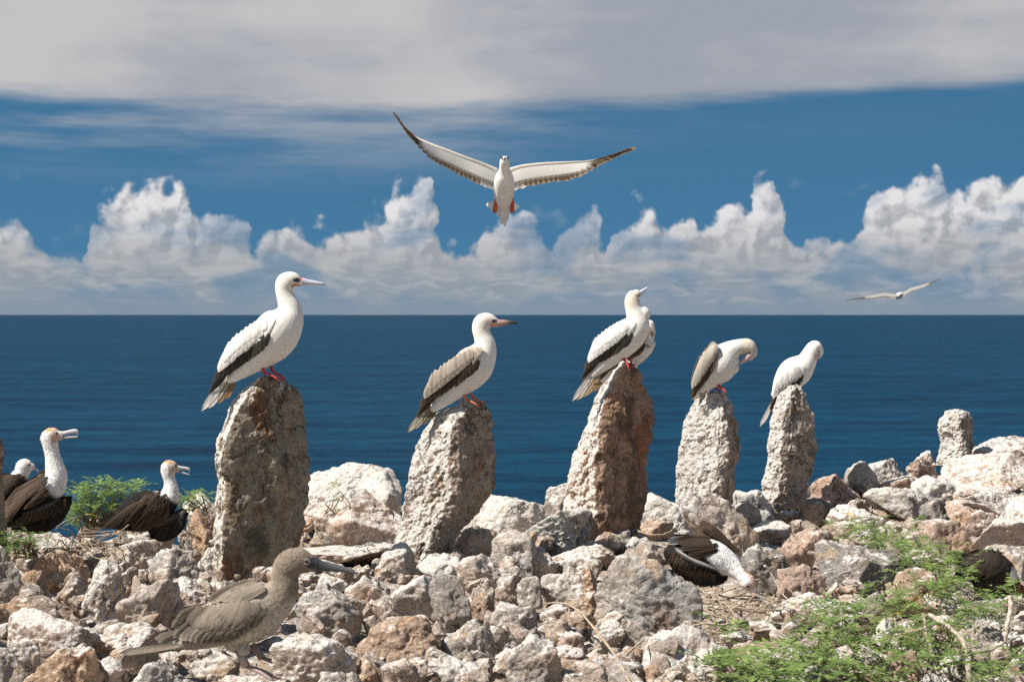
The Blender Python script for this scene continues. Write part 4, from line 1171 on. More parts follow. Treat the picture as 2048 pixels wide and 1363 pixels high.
    spread = ((-150, -150), (-118, -110), (-60, -40), (-22, 40), (12, 60), (40, 0), (95, -95), (140, -130)) if detail else ((-40, 0), (0, 20), (40, 0))
    for sx, sy in spread:
        t0 = ax(1.02) + np.array((sx * .95 * k, sy * .9 * k, 0)); m = 6; aa = np.linspace(0, 1, m); pw = np.array((-(t0 - r0)[1], (t0 - r0)[0], 0)); pw = pw / np.linalg.norm(pw)
        wd_ = (62 if abs(sx) > 90 else 40) * k * np.sqrt(np.clip(1 - np.clip((aa - .6) / .401, 0, 1) ** 2, 0, 1))
        V = np.stack([b.p(*((r0 + (t0 - r0) * aa[:, None] + pw * (wd_ * .5 * o_)[:, None]).T)) for o_ in (-1, 0, 1)], 1).reshape(-1, 3)
        mb.add(V, [(i_ * 3 + j, i_ * 3 + j + 1, (i_ + 1) * 3 + j + 1, (i_ + 1) * 3 + j) for i_ in range(m - 1) for j in range(2)], np.minimum(np.array(cols[0]) * 1.12, .92))
    mb.build('tail', M_WINGT, b.root)
    if feet:
        for sx, xx in ((-1, -66), (1, 70)):
            mb = MB(); c0 = ax(.60) + np.array((xx * k, 6 * k, -30 * k)); c1 = c0 + np.array((sx * 2 * k - 6 * k, 128 * k, 70 * k))
            P = spline([c0, (c0 + c1) / 2, c1], 7)
            w_ = np.array((8, 10, 13, 15, 17, 18, 14)) * k
            rings = []
            for q, ww in zip(P, w_):
                t8 = np.arange(8) / 8 * 2 * math.pi
                rings.append(b.p(q[0] + np.cos(t8) * ww, q[1] + 0 * t8, q[2] + np.sin(t8) * ww * .35))
            V = np.concatenate(rings)
            mb.add(V, [(i * 8 + j, i * 8 + (j + 1) % 8, (i + 1) * 8 + (j + 1) % 8, (i + 1) * 8 + j) for i in range(6) for j in range(8)] + [tuple(range(8))[::-1], tuple(range(48, 56))], np.array((.55, .09, .035)))
            mb.build('foot', M_SKIN, b.root)
    return b
flying('white booby gliding head-on above the stones with wings spread and red feet', 'flying_booby', 12.0, (770, 210, 4.016), (962, 455), (950, 905, 400),
    [(900, 520, -20), (780, 470, -40), (650, 425, -60), (520, 372, -50), (400, 325, -20), (270, 262, 60), (165, 175, 150), (95, 85, 230)],
    [(1000, 520, -20), (1100, 492, -40), (1250, 475, -60), (1400, 466, -50), (1520, 458, -20), (1660, 440, 60), (1820, 390, 150), (1950, 343, 230)],
    275, 1.0, (WHITE * 1.1, (.30, .225, .14), (.15, .115, .075)))
flying('small distant booby gliding low over the sea at right', 'flying_booby', 31.0, (1680, 540, 9.309), (1120, 440), (1085, 520, 520),
    [(1080, 450, 0), (960, 436, -30), (840, 428, -50), (720, 448, -30), (600, 476, 0), (480, 500, 60), (340, 522, 110), (205, 545, 170)],
    [(1150, 440, 0), (1210, 400, -30), (1320, 335, -50), (1440, 300, -30), (1560, 268, 0), (1680, 235, 60), (1800, 195, 110), (1925, 155, 170)],
    150, .72, (WHITE * 1.05, (.42, .36, .28), (.22, .15, .09)), False, False)

# ------------------------------------------------------------------ brown juvenile booby walking in the foreground
TAUPE = np.array((.265, .215, .165)); TAUPE2 = np.array((.345, .29, .23))
b = Bird('juvenile_booby', 'brown-grey downy juvenile booby with long dark bill walking in the foreground', 'bird', (1010, 1080), 5.12, (230, 1060, 3.724))
def col(X, Y, d):
    hd = (sst(X, 1120, 1230) * sst(-Y, -560, -430))[:, None]
    c = TAUPE2 * (1 - hd) + TAUPE * .80 * hd
    bl = sst(Y - (X - 900) * -.55, 700, 850)[:, None] * (1 - hd); c = c * (1 - bl) + np.array((.46, .42, .34)) * bl
    c = c * (1 + .30 * blotch(X, Y, .035)[:, None] + .2 * blotch(X, Y, .11)[:, None])
    f = (1 - sst(dist(X, Y, 1480, 235, 65, 50), .6, 1.1))[:, None]; c = c * (1 - f) + np.array((.055, .058, .065)) * f
    return c
b.body([(480, 850, 40, 36), (620, 800, 90, 80), (780, 715, 150, 130), (950, 635, 215, 180), (1100, 570, 190, 160), (1215, 490, 145, 125), (1262, 400, 112, 100), (1262, 320, 98, 88), (1300, 255, 112, 92), (1370, 228, 104, 84), (1440, 240, 76, 64), (1490, 250, 48, 42)], col, extra=[(1120, 650, 130, 120), (900, 820, 90, 80), (960, 880, 55, 55, -40)], fuzz=.0014)
for sd in (-1, 1):
    mb = MB()
    b.patch(mb, [(1150, 540), (1090, 478), (960, 470), (800, 505), (640, 560), (500, 650), (430, 715)], [(1140, 610), (1080, 690), (960, 770), (840, 825), (700, 830), (560, 800), (470, 770)], sd, 26,
            lambda X, Y, t, a: (TAUPE2 * (1 + .25 * blotch(X, Y, .03)[:, None])) * (1 - .6 * sst(t, .5, .85)[:, None]))
    w = mb.build('wing', M_PLUME, b.root)
    fl = MB()
    b.row(fl, [(700, 720), (560, 740)], [(292, 800), (330, 828)], 5, 52, TAUPE * .42, TAUPE * .3, sd, 16, TAUPE2, 4, dl=2)
    b.row(fl, [(620, 640), (800, 660), (960, 640), (1070, 600)], [(440, 790), (640, 822), (840, 812), (1030, 705)], 15, 58, TAUPE * .42, TAUPE * .28, sd, 30, TAUPE2 * 1.05, 4, dl=1.5)
    b.row(fl, [(560, 600), (640, 560)], [(420, 720), (480, 640)], 6, 60, TAUPE * .6, TAUPE * .4, sd, 14, TAUPE2 * .8, 4, dl=3)
    fl.build('flight_feathers', M_FEATH, w)
    cv = MB()
    b.row(cv, [(640, 570), (800, 530), (960, 500), (1080, 505)], [(540, 695), (730, 720), (885, 695), (1050, 605)], 18, 74, TAUPE2 * .80, TAUPE2 * .62, sd, 36, TAUPE * .45, 6, dl=.8, tipfrac=.5)
    cv.build('covert_feathers', M_FEATH, w)
# back feathers hanging over the far side of the wing
mb = MB(); b.row(mb, [(1130, 400), (1000, 370), (860, 410)], [(900, 500), (800, 500), (700, 520)], 10, 70, TAUPE2 * .72, TAUPE * .6, -1, 24, TAUPE2 * .95, 5, dl=1.5); mb.build('scapular_feathers', M_FEATH, b.root)
mb = MB()
for k in range(6): b.feather(mb, (500, 845 + k * 3), (40 + k * 28, 905 + (k % 3) * 8), 56, TAUPE2 * 1.3, TAUPE2 * 1.5, 1, 0, 0, TAUPE2 * .9, y=(k - 2.5) * 14)
mb.build('tail', M_FEATH, b.root)
b.bill([(1462, 246, 62, 44), (1520, 258, 46, 30), (1590, 268, 34, 20), (1670, 280, 26, 15), (1745, 297, 18, 11), (1800, 316, 7, 5)], [(.045, .046, .05), (.05, .052, .058), (.08, .084, .09), (.105, .108, .112), (.13, .134, .138), (.10, .104, .108)])
b.eye(1438, 222, 17, ring=(.30, .27, .24))
GREYPINK = np.array((.38, .29, .26))
b.foot((930, 880), (985, 1000), (1250, 1120), -60, 90, GREYPINK, 30, 15); b.foot((1010, 860), (1090, 960), (1330, 1075), 70, 70, GREYPINK * .8, 26, 13)

# ------------------------------------------------------------------ frigatebird chicks
RUST = np.array((.50, .235, .085)); DOWN = np.array((.74, .72, .70)); BLK = np.array((.020, .017, .015)); BRN = np.array((.040, .027, .018)); BEAK = np.array((.50, .48, .50))
FG = 'frigatebird chicks on the rocks'
def head_col(cx, cy, r, ang=0.0, rust=1.0):
    def f(X, Y, d):
        c = DOWN[None] * np.ones((len(X), 1)) * (1 + .06 * blotch(X, Y, .05)[:, None])
        up = np.cos(ang) * (Y - cy) - np.sin(ang) * (X - cx); fw = np.cos(ang) * (X - cx) + np.sin(ang) * (Y - cy)
        g = sst(-up, r * .30, r * .62) * (np.hypot(X - cx, Y - cy) < r * 2.2)
        g = np.maximum(g, (1 - sst(np.hypot(fw - r * .75, up - r * .2) / r, .45, .75)) * .8) * rust * np.clip(.75 + .8 * blotch(X, Y, .06, 4.), 0, 1)
        g = np.clip(g, 0, 1)[:, None]
        return c * (1 - g) + RUST * g
    return f
def mixcol(white_f, dark_mask, dark=BLK):
    def f(X, Y, d):
        c = white_f(X, Y, d); m_ = dark_mask(X, Y)[:, None]
        return c * (1 - m_) + np.asarray(dark) * (1 + .5 * blotch(X, Y, .03)[:, None]) * m_
    return f
def hook_bill(b, up, lo, c=BEAK):
    o = b.bill(up, [c * .9, c, c, c * 1.05, c * .9, c * .8])
    if lo: b.bill(lo, [c * .8, c * .85, c * .85, c * .8], parent=o, name='lower_mandible')

# the largest chick at left
b = Bird('frigatebird_chick', 'largest frigatebird chick, rusty head and open bill, tall white neck, at left', 'bird', (330, 1100), 7.3, (0, 820, 4.5425), FG)
b.body([(80, 1010, 55, 60), (190, 930, 120, 130), (320, 830, 165, 165), (440, 710, 150, 140), (510, 600, 106, 100), (495, 490, 82, 76), (478, 400, 68, 62), (462, 320, 70, 62), (455, 250, 82, 68), (490, 225, 72, 58), (535, 228, 44, 38)],
    mixcol(head_col(450, 230, 80, -.1), lambda X, Y: np.clip(sst(Y + (X - 420) * -.9, 640, 720) + sst(Y, 800, 860), 0, 1)), fuzz=.0022, extra=[(300, 980, 140, 140), (500, 700, 90, 95)])
b.down(1300, .010, .16, (-.2, 0, -.9), None, .10, .05)
hook_bill(b, [(520, 212, 32, 26), (565, 212, 24, 18), (620, 200, 20, 14), (670, 188, 20, 12), (700, 192, 20, 11), (708, 215, 9, 6)], [(530, 245, 20, 18), (580, 248, 12, 12), (640, 242, 10, 9), (702, 240, 9, 7)])
b.eye(530, 205, 10)
for sd in (-1, 1):
    mb = MB()
    b.patch(mb, [(640, 780), (560, 780), (420, 840), (250, 900), (90, 960)], [(650, 860), (600, 960), (500, 1060), (380, 1120), (200, 1100)], sd, 60, lambda X, Y, t, a: BLK * (1 + .6 * blotch(X, Y, .03)[:, None]) + np.array((.16, .14, .115)) * (np.exp(-((t - .16) / .14) ** 2) * (a > .25))[:, None])
    w = mb.build('wing', M_FEATH, b.root)
    fl = MB()
    b.rowd(fl, [(600, 840), (500, 900), (380, 950), (250, 990)], [(560, 1000), (420, 1090), (260, 1110), (120, 1080)], 11, 60, BLK * 1.5, BLK, sd, 66, BRN * 1.5, 6, dl=1.5)
    b.rowd(fl, [(620, 800), (520, 850), (400, 900), (280, 930)], [(590, 905), (470, 965), (330, 1000), (200, 1010)], 12, 50, BRN * .8, BRN, sd, 72, BRN * 3.4, 6, dl=1.0)
    fl.build('flight_feathers', M_FEATH, w)
    cv = MB()
    b.rowd(cv, [(430, 560), (400, 620), (380, 690), (330, 740)], [(150, 740), (80, 840), (50, 920), (80, 1000)], 12, 75, BRN * 1.4, BLK * 2, sd, 30, BRN * 3.6, 10, dl=2.0)
    b.rowd(cv, [(440, 600), (470, 700), (440, 760)], [(330, 740), (330, 830), (280, 880)], 8, 60, BRN * 1.5, BRN, sd, 44, BRN * 3.4, 10, dl=2.0)
    cv.build('covert_feathers', M_FEATH, w)
# the one behind it
b = Bird('frigatebird_chick', 'round-headed white frigatebird chick half hidden behind the largest one', 'bird', (60, 1050), 7.75, (0, 820, 4.5425), FG)
b.body([(-190, 950, 60, 60), (-60, 860, 130, 120), (60, 760, 140, 130), (150, 650, 95, 90), (200, 570, 70, 64), (222, 515, 76, 66), (255, 505, 60, 52), (285, 510, 36, 32)],
    mixcol(head_col(225, 510, 80, .3, .12), lambda X, Y: sst(Y - X * .2, 530, 590)), fuzz=.0022)
b.down(1300, .010, .16, (-.2, 0, -.9), None, .10, .05)
hook_bill(b, [(270, 500, 26, 20), (300, 515, 16, 12), (325, 532, 12, 8), (345, 545, 5, 4), (352, 556, 4, 3), (352, 566, 3, 2)], None)
b.eye(278, 490, 10)
for sd in (-1, 1):
    mb = MB(); b.rowd(mb, [(230, 590), (200, 620), (150, 680)], [(-60, 620), (-120, 760), (-60, 860)], 10, 90, BRN, BLK * 1.5, sd, 10, BRN * 2, 8, dl=2.0); mb.build('wing', M_FEATH, b.root)

# the middle chick, left of the largest stone
b = Bird('frigatebird_chick', 'frigatebird chick with open bill sitting dark-backed left of the largest stone', 'bird', (1330, 1180), 7.6, (0, 820, 4.5425), FG)
b.body([(1010, 1010, 60, 60), (1120, 980, 120, 120), (1260, 930, 180, 170), (1420, 880, 170, 160), (1530, 800, 105, 100), (1552, 720, 74, 70), (1545, 640, 55, 50), (1530, 570, 62, 56), (1535, 520, 70, 58), (1568, 515, 56, 46), (1600, 530, 36, 30)],
    mixcol(head_col(1535, 520, 70, .1), lambda X, Y: np.clip(sst(Y + (X - 1500) * -.55, 742, 800) + sst(Y, 930, 960), 0, 1)), fuzz=.0022)
b.down(1300, .010, .16, (-.2, 0, -.9), None, .10, .05)
hook_bill(b, [(1592, 516, 26, 20), (1625, 518, 18, 13), (1660, 522, 15, 10), (1695, 526, 14, 9), (1718, 535, 14, 8), (1724, 555, 6, 4)], [(1595, 548, 16, 13), (1630, 556, 9, 8), (1670, 568, 8, 7), (1718, 582, 7, 5)])
b.eye(1604, 500, 10)
for sd in (-1, 1):
    mb = MB()
    b.patch(mb, [(1690, 900), (1640, 890), (1560, 940), (1450, 1000), (1330, 1060)], [(1700, 960), (1680, 1060), (1600, 1150), (1500, 1190), (1380, 1180)], sd, 60, lambda X, Y, t, a: BLK * (1 + .6 * blotch(X, Y, .03)[:, None]) + np.array((.12, .105, .085)) * np.exp(-((t - .2) / .14) ** 2)[:, None])
    w = mb.build('wing', M_FEATH, b.root)
    cv = MB()
    b.rowd(cv, [(1520, 760), (1440, 740), (1340, 790), (1240, 850)], [(1380, 1000), (1230, 1020), (1090, 1060), (960, 1060)], 14, 80, BRN * 1.1, BLK * 1.5, sd, 20, BRN * 3.0, 10, dl=2.0)
    b.rowd(cv, [(1550, 800), (1520, 850), (1450, 850)], [(1520, 990), (1420, 1050), (1250, 1100)], 8, 70, BRN * 1.2, BLK * 2, sd, 36, BRN * 3.4, 8, dl=2.0)
    b.rowd(cv, [(1680, 950), (1600, 1000), (1500, 1050)], [(1640, 1080), (1540, 1150), (1420, 1170)], 7, 60, BLK * 2, BLK, sd, 66, BRN * 1.4, 6, dl=1.5)
    cv.build('covert_feathers', M_FEATH, w)
mb = MB()
for k in range(5): b.feather(mb, (1100, 920 + k * 15), (925 + k * 10, 1010 + k * 14), 60, BLK * 2, BLK, 1, 0, 0, BRN, y=(k - 2) * 30)
mb.build('tail', M_FEATH, b.root)

# the chick lying head-down on its nest
b = Bird('frigatebird_chick', 'frigatebird chick lying on a twig nest with head and long bill lowered', 'bird', (800, 960), 6.38, (1260, 1000, 5.68), FG)
b.body([(470, 600, 90, 90, 0), (600, 620, 170, 150, 0), (780, 640, 215, 180, 0), (960, 660, 200, 170, -10), (1110, 715, 140, 122, -60), (1200, 785, 92, 82, -125), (1252, 835, 76, 70, -165), (1300, 885, 90, 78, -195), (1338, 930, 80, 66, -205), (1368, 972, 52, 42, -208)],
    mixcol(head_col(1310, 890, 82, .95, .9), lambda X, Y: np.clip(sst(-X + (Y - 640) * .9, -900, -830) + sst(Y - X * .25, 690, 720) * (X < 1050), 0, 1)), fuzz=.0022)
b.down(1300, .010, .16, (-.2, 0, -.9), None, .10, .05)
b.bill([(1352, 962, 50, 38), (1400, 1010, 34, 24), (1470, 1080, 26, 17), (1540, 1150, 22, 14), (1585, 1195, 20, 12), (1592, 1222, 8, 6)], [BEAK * .9, BEAK * 1.05, BEAK * 1.1, BEAK * 1.1, BEAK * .95, BEAK * .7], d=-205)
b.eye(1318, 940, 16, (-1,), 262)
for sd in (-1, 1):
    mb = MB()
    b.patch(mb, [(430, 500), (520, 520), (700, 620), (880, 700), (1060, 790), (1110, 840)], [(390, 640), (500, 800), (680, 920), (860, 965), (1020, 960), (1110, 900)], sd, 34,
            lambda X, Y, t, a: BLK * (1 + .6 * blotch(X, Y, .03)[:, None]) + np.array((.46, .44, .42)) * (np.exp(-((t - .06) / .07) ** 2) * sst(a, .15, .25) * sst(-a, -.85, -.75))[:, None])
    w = mb.build('wing', M_FEATH, b.root)
    fl = MB()
    b.rowd(fl, [(460, 560), (600, 660), (780, 750), (960, 830)], [(440, 690), (560, 810), (740, 890), (940, 920)], 16, 56, BRN * 1.2, BRN, sd, 44, BRN * 4.5, 8, dl=.8)
    b.rowd(fl, [(500, 680), (640, 780), (800, 850), (960, 880)], [(520, 830), (660, 920), (820, 970), (1000, 965)], 12, 66, BLK * 1.5, BLK, sd, 40, BLK * 3, 6, dl=1.0)
    fl.build('flight_feathers', M_FEATH, w)
    cv = MB()
    b.rowd(cv, [(980, 540), (940, 480), (860, 430)], [(700, 590), (560, 500), (520, 410)], 11, 90, BRN * 1.3, BRN * .5, sd, 12, BRN * 1.8, 12, dl=3.0)
    b.rowd(cv, [(760, 420), (700, 430)], [(450, 420), (430, 480)], 5, 40, BLK * 2, BLK, sd, 20, DOWN * .5, 8, dl=2.0)
    cv.build('covert_feathers', M_FEATH, w)
# raised far wing
mb = MB()
b.rowd(mb, [(1235, 590), (1180, 560), (1120, 540)], [(820, 230), (800, 270), (800, 330)], 8, 100, BRN * 1.7, BRN * 2.4, 1, 40, BRN * 3.6, 6, dl=6.0, lift=60)
b.rowd(mb, [(1240, 600), (1190, 590), (1120, 560)], [(960, 330), (920, 340), (900, 380)], 7, 90, BRN * 1.1, BRN * 1.2, 1, 30, BRN * 2, 6, dl=4.0, lift=30)
mb.build('wing', M_FEATH, b.root)
mb = MB()
for k in range(3): b.feather(mb, (480, 690 + k * 10), (240 + k * 20, 725 + k * 14), 22, BLK * 2, BLK, 1, 0, 0, BRN, y=(k - 1) * 20)
mb.build('tail', M_FEATH, b.root)

# the dark one at the right edge
b = Bird('frigatebird_chick', 'black frigatebird chick crouching behind the shrub at the right edge', 'bird', (1830, 460), 6.85, (1400, 1050, 3.16), FG)
b.body([(1660, 300, 50, 50), (1720, 280, 90, 90), (1810, 270, 120, 115), (1900, 310, 105, 100), (1960, 360, 66, 62), (1995, 395, 44, 40), (2020, 410, 40, 34), (2045, 425, 22, 20)],
    lambda X, Y, d: (lambda m_, r_: (BLK[None] * (1 - m_) + DOWN * m_) * (1 - r_) + np.array((.20, .09, .05)) * r_)((1 - sst(dist(X, Y, 1965, 310, 34, 62), .7, 1.1))[:, None], (1 - sst(dist(X, Y, 2015, 405, 52, 48), .8, 1.1))[:, None]), fuzz=.0022)
b.down(1300, .010, .16, (-.2, 0, -.9), None, .10, .05)
for sd in (-1, 1):
    mb = MB()
    b.patch(mb, [(1990, 350), (1900, 345), (1800, 340), (1720, 335)], [(1985, 410), (1930, 445), (1840, 450), (1730, 420)], sd, 30, lambda X, Y, t, a: np.array((.075, .068, .06)) * (1 + .9 * blotch(X, Y, .06)[:, None]))
    w = mb.build('wing', M_FEATH, b.root)
    cv = MB()
    b.rowd(cv, [(1950, 240), (1880, 170), (1800, 160), (1740, 200)], [(1900, 350), (1790, 330), (1690, 270), (1600, 182)], 14, 46, BLK * 1.5, BLK, sd, 8, BRN * 2.4, 5, dl=1.5)
    b.rowd(cv, [(1930, 270), (1880, 250)], [(1830, 330), (1780, 300)], 5, 40, BLK * 1.5, BLK, sd, 22, BRN * 1.5, 5, dl=1.5)
    cv.build('covert_feathers', M_FEATH, w)
b.bill([(2035, 420, 18, 14), (2065, 440, 12, 9), (2095, 465, 9, 6), (2110, 480, 4, 3)], [BEAK * .7, BEAK * .8, BEAK * .8, BEAK * .6])
b.eye(2030, 398, 7)

# ------------------------------------------------------------------ feathery green shrubs, dry branches, nest
m, n = material('leaf')
a = n.new('ShaderNodeAttribute', attribute_name='Col')
pb = principled(n, a.outputs['Color'], 0.6, 0.25)
tl = n.new('ShaderNodeBsdfTranslucent'); n.link(a.outputs['Color'], tl.inputs['Color'])
mx = n.new('ShaderNodeMixShader'); mx.inputs[0].default_value = 0.35
n.link(pb.outputs[0], mx.inputs[1]); n.link(tl.outputs[0], mx.inputs[2]); finish(n, mx.outputs[0]); M_LEAF = m
m, n = material('dry_wood')
a = n.new('ShaderNodeAttribute', attribute_name='Col'); geo = n.new('ShaderNodeNewGeometry')
v = n.noise(geo.outputs['Position'], 90.0, 4.0, 0.65)
c = n.mix(v.step(0.35, 0.7), a.outputs['Color'], (0.55, 0.48, 0.42), 'MULTIPLY')
finish(n, principled(n, c, 0.9, 0.1, bump(n, v, 0.002, 1.0)).outputs[0]); M_WOOD = m
pr = np.random.RandomState(77)
def frond(mb, base, az_, pitch, L, cl):
    """a pinnate leaf: arching midrib with pairs of small leaflets"""
    nl = pr.randint(9, 13); t = np.linspace(0, 1, nl + 2)
    d = np.array((math.cos(az_), math.sin(az_), 0.0)); sd = np.array((-d[1], d[0], 0.0))
    z = math.sin(pitch) * t * L - L * .55 * t ** 2 * math.cos(pitch)
    P = base + d * (t * L * math.cos(pitch))[:, None] + np.array((0, 0, 1.0)) * z[:, None]
    mb.add(np.concatenate([P + sd * .0009, P - sd * .0009]), [(i, i + 1, nl + 3 + i, nl + 2 + i) for i in range(nl + 1)], cl * .9)
    V, F, C, k = [], [], [], 0
    for i in range(1, nl + 2):
        ln = L * .17 * math.sin(.35 + 2.3 * t[i]) * pr.uniform(.85, 1.15)
        for sg in (-1, 1):
            e = sd * sg * .92 + d * .35 + np.array((0, 0, pr.uniform(-.1, .35))); e /= np.linalg.norm(e)
            w = np.cross(e, (0, 0, 1.0)); w = w / (np.linalg.norm(w) + 1e-6) * ln * .20 + np.array((0, 0, pr.uniform(-.1, .1) * ln))
            V += [P[i], P[i] + e * ln * .5 + w, P[i] + e * ln, P[i] + e * ln * .5 - w]; F.append((k, k + 1, k + 2, k + 3)); k += 4
            C += [cl * pr.uniform(.8, 1.2)] * 4
    mb.add(np.array(V), F, np.array(C))
def shrub(label, spots, nf, center, hgt=(.015, .09), D=None, Lr=(.09, .17), bright=1.0, dspread=.12):
    cD = D or row_D(center[1])
    root = thing('creeping_shrub', label, 'shrub', at(center[0], center[1], cD), 'feathery green shrubs')
    o = np.array(root.location); fo, st = MB(), MB()
    wts = np.array([s_[2] * s_[3] for s_ in spots], float); wts /= wts.sum()
    stems = []
    for _ in range(nf):
        s_ = spots[pr.choice(len(spots), p=wts)]
        r_, a_ = math.sqrt(pr.rand()), pr.rand() * 6.283
        x, y = s_[0] + math.cos(a_) * r_ * s_[2], s_[1] + math.sin(a_) * r_ * s_[3]
        if D is None:
            h = pr.uniform(*hgt); row = max(y, 1000); dd = (CAMZ - h - .04) * FP / (row - HORIZON)
        else: dd = D + pr.uniform(-dspread, dspread)
        q = np.array(at(x, y, dd)) - o
        g = pr.rand()
        cl = np.array((.115, .19, .045)) * (1 - g) + np.array((.28, .37, .12)) * g
        if pr.rand() < .012: cl = np.array((.50, .36, .05))
        frond(fo, q, pr.rand() * 6.283, pr.uniform(.1, .9), pr.uniform(*Lr), cl * bright * pr.uniform(.8, 1.1))
        if pr.rand() < .22: stems.append(q)
    for q in stems:
        c0 = np.array((pr.uniform(-.05, .05), pr.uniform(-.05, .05), -.02)) + q * pr.uniform(.0, .6) * (1, 1, .3)
        mid = (c0 + q) / 2 + pr.normal(size=3) * .02
        st.tube(spline([c0, mid, q], 6), np.linspace(.0028, .0012, 6), np.array((.20, .16, .09)) * pr.uniform(.7, 1.3), 5)
    fo.build('foliage', M_LEAF, root); st.build('stem', M_WOOD, root)
shrub('green feathery shrub spreading between the dark streaked boulder and the right-hand pile',
      [(1690, 1055, 42, 22), (1740, 1075, 50, 30), (1800, 1095, 60, 36), (1850, 1130, 55, 40), (1905, 1150, 38, 34), (1860, 1170, 30, 24)], 190, (1790, 1110))
shrub('green shrub with yellow leaves in front of the nest, lower right',
      [(1475, 1262, 34, 24), (1480, 1335, 46, 34), (1540, 1350, 60, 26)], 100, (1490, 1290))
shrub('largest green shrub below the pale flat slab, lower right',
      [(1655, 1232, 50, 24), (1690, 1260, 60, 40), (1660, 1310, 60, 40), (1720, 1340, 60, 30), (1740, 1195, 46, 26), (1760, 1215, 40, 16)], 140, (1680, 1280))
shrub('green shrub around the bare branches in the lower right corner',
      [(1820, 1230, 50, 24), (1860, 1270, 60, 36), (1820, 1320, 50, 34), (1950, 1225, 60, 26), (2000, 1200, 50, 18), (1960, 1330, 70, 34), (1900, 1205, 40, 16)], 135, (1880, 1280))
shrub('light green bush against the sea between the two left-hand chicks',
      [(190, 985, 46, 20), (250, 980, 46, 16), (170, 1015, 32, 22), (220, 1015, 42, 18), (150, 1035, 20, 18)], 300, (200, 1045), D=8.1, Lr=(.06, .12), bright=1.25)
shrub('small green tuft against the sea beside the orange rock', [(388, 995, 30, 12), (375, 1008, 22, 10)], 80, (388, 1010), D=8.3, Lr=(.05, .09), bright=1.2)
shrub('low green sprig under the largest chick at the left edge', [(45, 1078, 34, 16), (60, 1098, 30, 14), (30, 1100, 22, 14)], 90, (48, 1100), D=6.95, Lr=(.05, .10), dspread=.06)
shrub('tiny yellow-green sprig in the crack right of the largest stone', [(672, 975, 9, 22), (668, 1005, 9, 14)], 22, (670, 1015), D=7.75, Lr=(.03, .05), bright=1.3, dspread=.03)

def branch(label, lines, D, col, cat='branch', name='dry_branch', group='dry branches and twigs'):
    """lines: [(points (px, py, extra depth), r0, r1)] in photo pixels"""
    p0 = lines[0][0][0]
    root = thing(name, label, cat, at(p0[0], p0[1], D + p0[2]), group); o = np.array(root.location)
    for k, (pts, r0, r1) in enumerate(lines):
        P = np.array([np.array(at(q[0], q[1], D + q[2])) - o for q in pts])
        P = spline(P, 18); P += pr.normal(size=P.shape) * .0012
        mb = MB(); mb.tube(P, np.linspace(r0, r1, 18) * D / FP * (1 + .12 * pr.normal(size=18)), np.asarray(col) * pr.uniform(.9, 1.1), 8)
        mb.build('stem' if k == 0 else 'side_twig', M_WOOD, root)
PALEW = (.52, .46, .38); GREYW = (.38, .33, .27); TANW = (.44, .36, .27)
branch('pale forked bare branch curving down through the lower right shrub', [([(1858, 1228, .1), (1885, 1246, .05), (1914, 1266, 0), (1934, 1300, -.05), (1938, 1340, -.1), (1942, 1380, -.1)], 4.0, 6.0), ([(1936, 1306, -.04), (1975, 1300, .1), (2010, 1285, .2), (2036, 1272, .3)], 3.2, 1.6), ([(1938, 1312, -.05), (1970, 1324, 0), (2010, 1312, .1), (2052, 1296, .2)], 3.2, 1.8)], 5.02, PALEW)
branch('thin straight bare branch left of the forked pale one', [([(1846, 1228, .1), (1854, 1270, .05), (1868, 1320, 0), (1884, 1380, -.05)], 2.6, 4.0), ([(1850, 1255, .05), (1822, 1262, .1), (1786, 1270, .15)], 2.2, 1.0)], 4.98, GREYW)
branch('upright pale dead branch near the right edge below the black chick', [([(2020, 1194, .05), (2022, 1215, .03), (2014, 1250, 0), (2010, 1300, 0)], 5.0, 4.0), ([(2012, 1292, 0), (1998, 1280, .05), (1990, 1262, .1)], 2.4, 1.2), ([(2020, 1200, .05), (2048, 1208, .1)], 2.6, 1.6)], 5.35, PALEW)
branch('long dry twig lying over the rubble in the centre', [([(1088, 1206, .75), (1128, 1206, .7), (1165, 1228, .5), (1200, 1272, .25), (1238, 1322, .0), (1268, 1385, -.25)], 1.8, 3.4), ([(1240, 1324, 0), (1262, 1300, .15), (1290, 1276, .25)], 3.2, 1.6), ([(1246, 1312, .05), (1262, 1318, .02), (1278, 1346, -.08)], 2.0, 1.2), ([(1140, 1212, .65), (1110, 1228, .62), (1088, 1222, .66)], 1.6, .8)], 4.98, TANW)
branch('thin curved twig lying against the dark flat stone behind the nesting chick', [([(1276, 1060, 0), (1300, 1068, -.03), (1325, 1068, -.03), (1346, 1060, 0)], 2.0, 1.4)], 7.15, TANW)
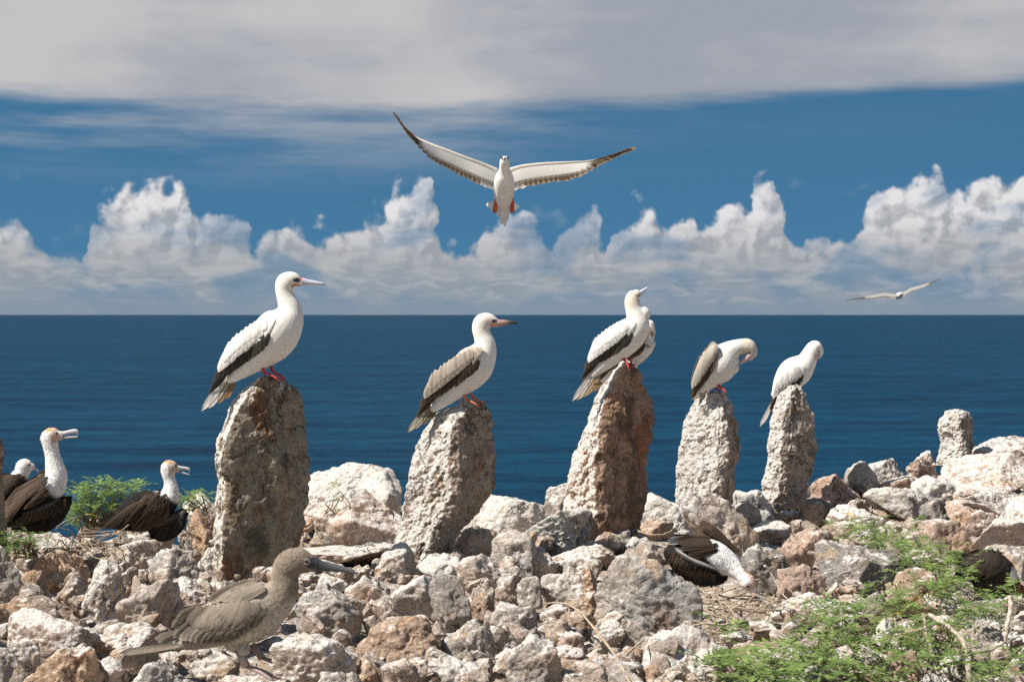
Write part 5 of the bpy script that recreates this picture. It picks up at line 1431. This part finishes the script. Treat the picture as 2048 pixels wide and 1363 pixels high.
branch('bleached twigs right of the nesting chick', [([(1528, 1128, 0), (1545, 1150, 0), (1560, 1180, -.02), (1575, 1198, -.04)], 2.4, 1.4), ([(1536, 1138, 0), (1560, 1160, .02), (1590, 1190, 0)], 1.8, 1.0)], 6.6, PALEW)
branch('thin twig rising from the leaning slab behind the chick', [([(1462, 1074, 0), (1480, 1066, 0), (1494, 1052, .02)], 1.6, 1.0)], 7.2, GREYW)
# nest under the lowered chick
root = thing('nest', 'flat nest of dry twigs and straw under the lowered chick', 'nest', at(1430, 1190, 6.4)); o = np.array(root.location)
shapes_t = []
for k in range(6):
    L = .07 + .03 * k; P = np.array([(-L / 2, 0, 0), (-L / 6, pr.uniform(-.02, .02), pr.uniform(-.006, .012)), (L / 6, pr.uniform(-.02, .02), pr.uniform(-.006, .012)), (L / 2, 0, 0)])
    mb = MB(); mb.tube(spline(P, 7), np.linspace(.0032, .0016, 7), (.44, .36, .27), 5); ob = mb.build('twig', M_WOOD, root); shapes_t.append(ob)
spots = [(1400, 1182, 70, 14), (1440, 1205, 80, 18), (1480, 1215, 70, 16), (1545, 1205, 40, 10), (1440, 1235, 40, 20), (1425, 1262, 26, 24)]
for k in range(84):
    s_ = spots[pr.randint(len(spots))]
    x, y = s_[0] + pr.normal() * s_[2] * .5, s_[1] + pr.normal() * s_[3] * .5
    h = pr.uniform(.015, .055); q = np.array(at(x, y, (CAMZ - h) * FP / (y - HORIZON))) - o
    ob = shapes_t[k] if k < 6 else shapes_t[pr.randint(6)].copy()
    if k >= 6: COL.objects.link(ob); ob.parent = root
    ob.location = q; ob.rotation_euler = (pr.uniform(-.3, .3), pr.uniform(-.35, .35), pr.uniform(0, 6.28))
# dry twigs under the bush at left
root = thing('twig_tangle', 'tangle of dry twigs and straw beside the orange rock at left', 'twigs', at(170, 1095, 7.2)); o = np.array(root.location)
for k in range(46):
    x, y = 170 + pr.normal() * 34, 1092 + pr.normal() * 16
    q = np.array(at(x, y, 7.1 + pr.uniform(-.1, .15))) - o
    ob = shapes_t[pr.randint(6)].copy(); COL.objects.link(ob); ob.parent = root
    ob.location = q; ob.rotation_euler = (pr.uniform(-.3, .3), pr.uniform(-.5, .5), pr.uniform(0, 6.28)); ob.scale = (.8, .8, .8)
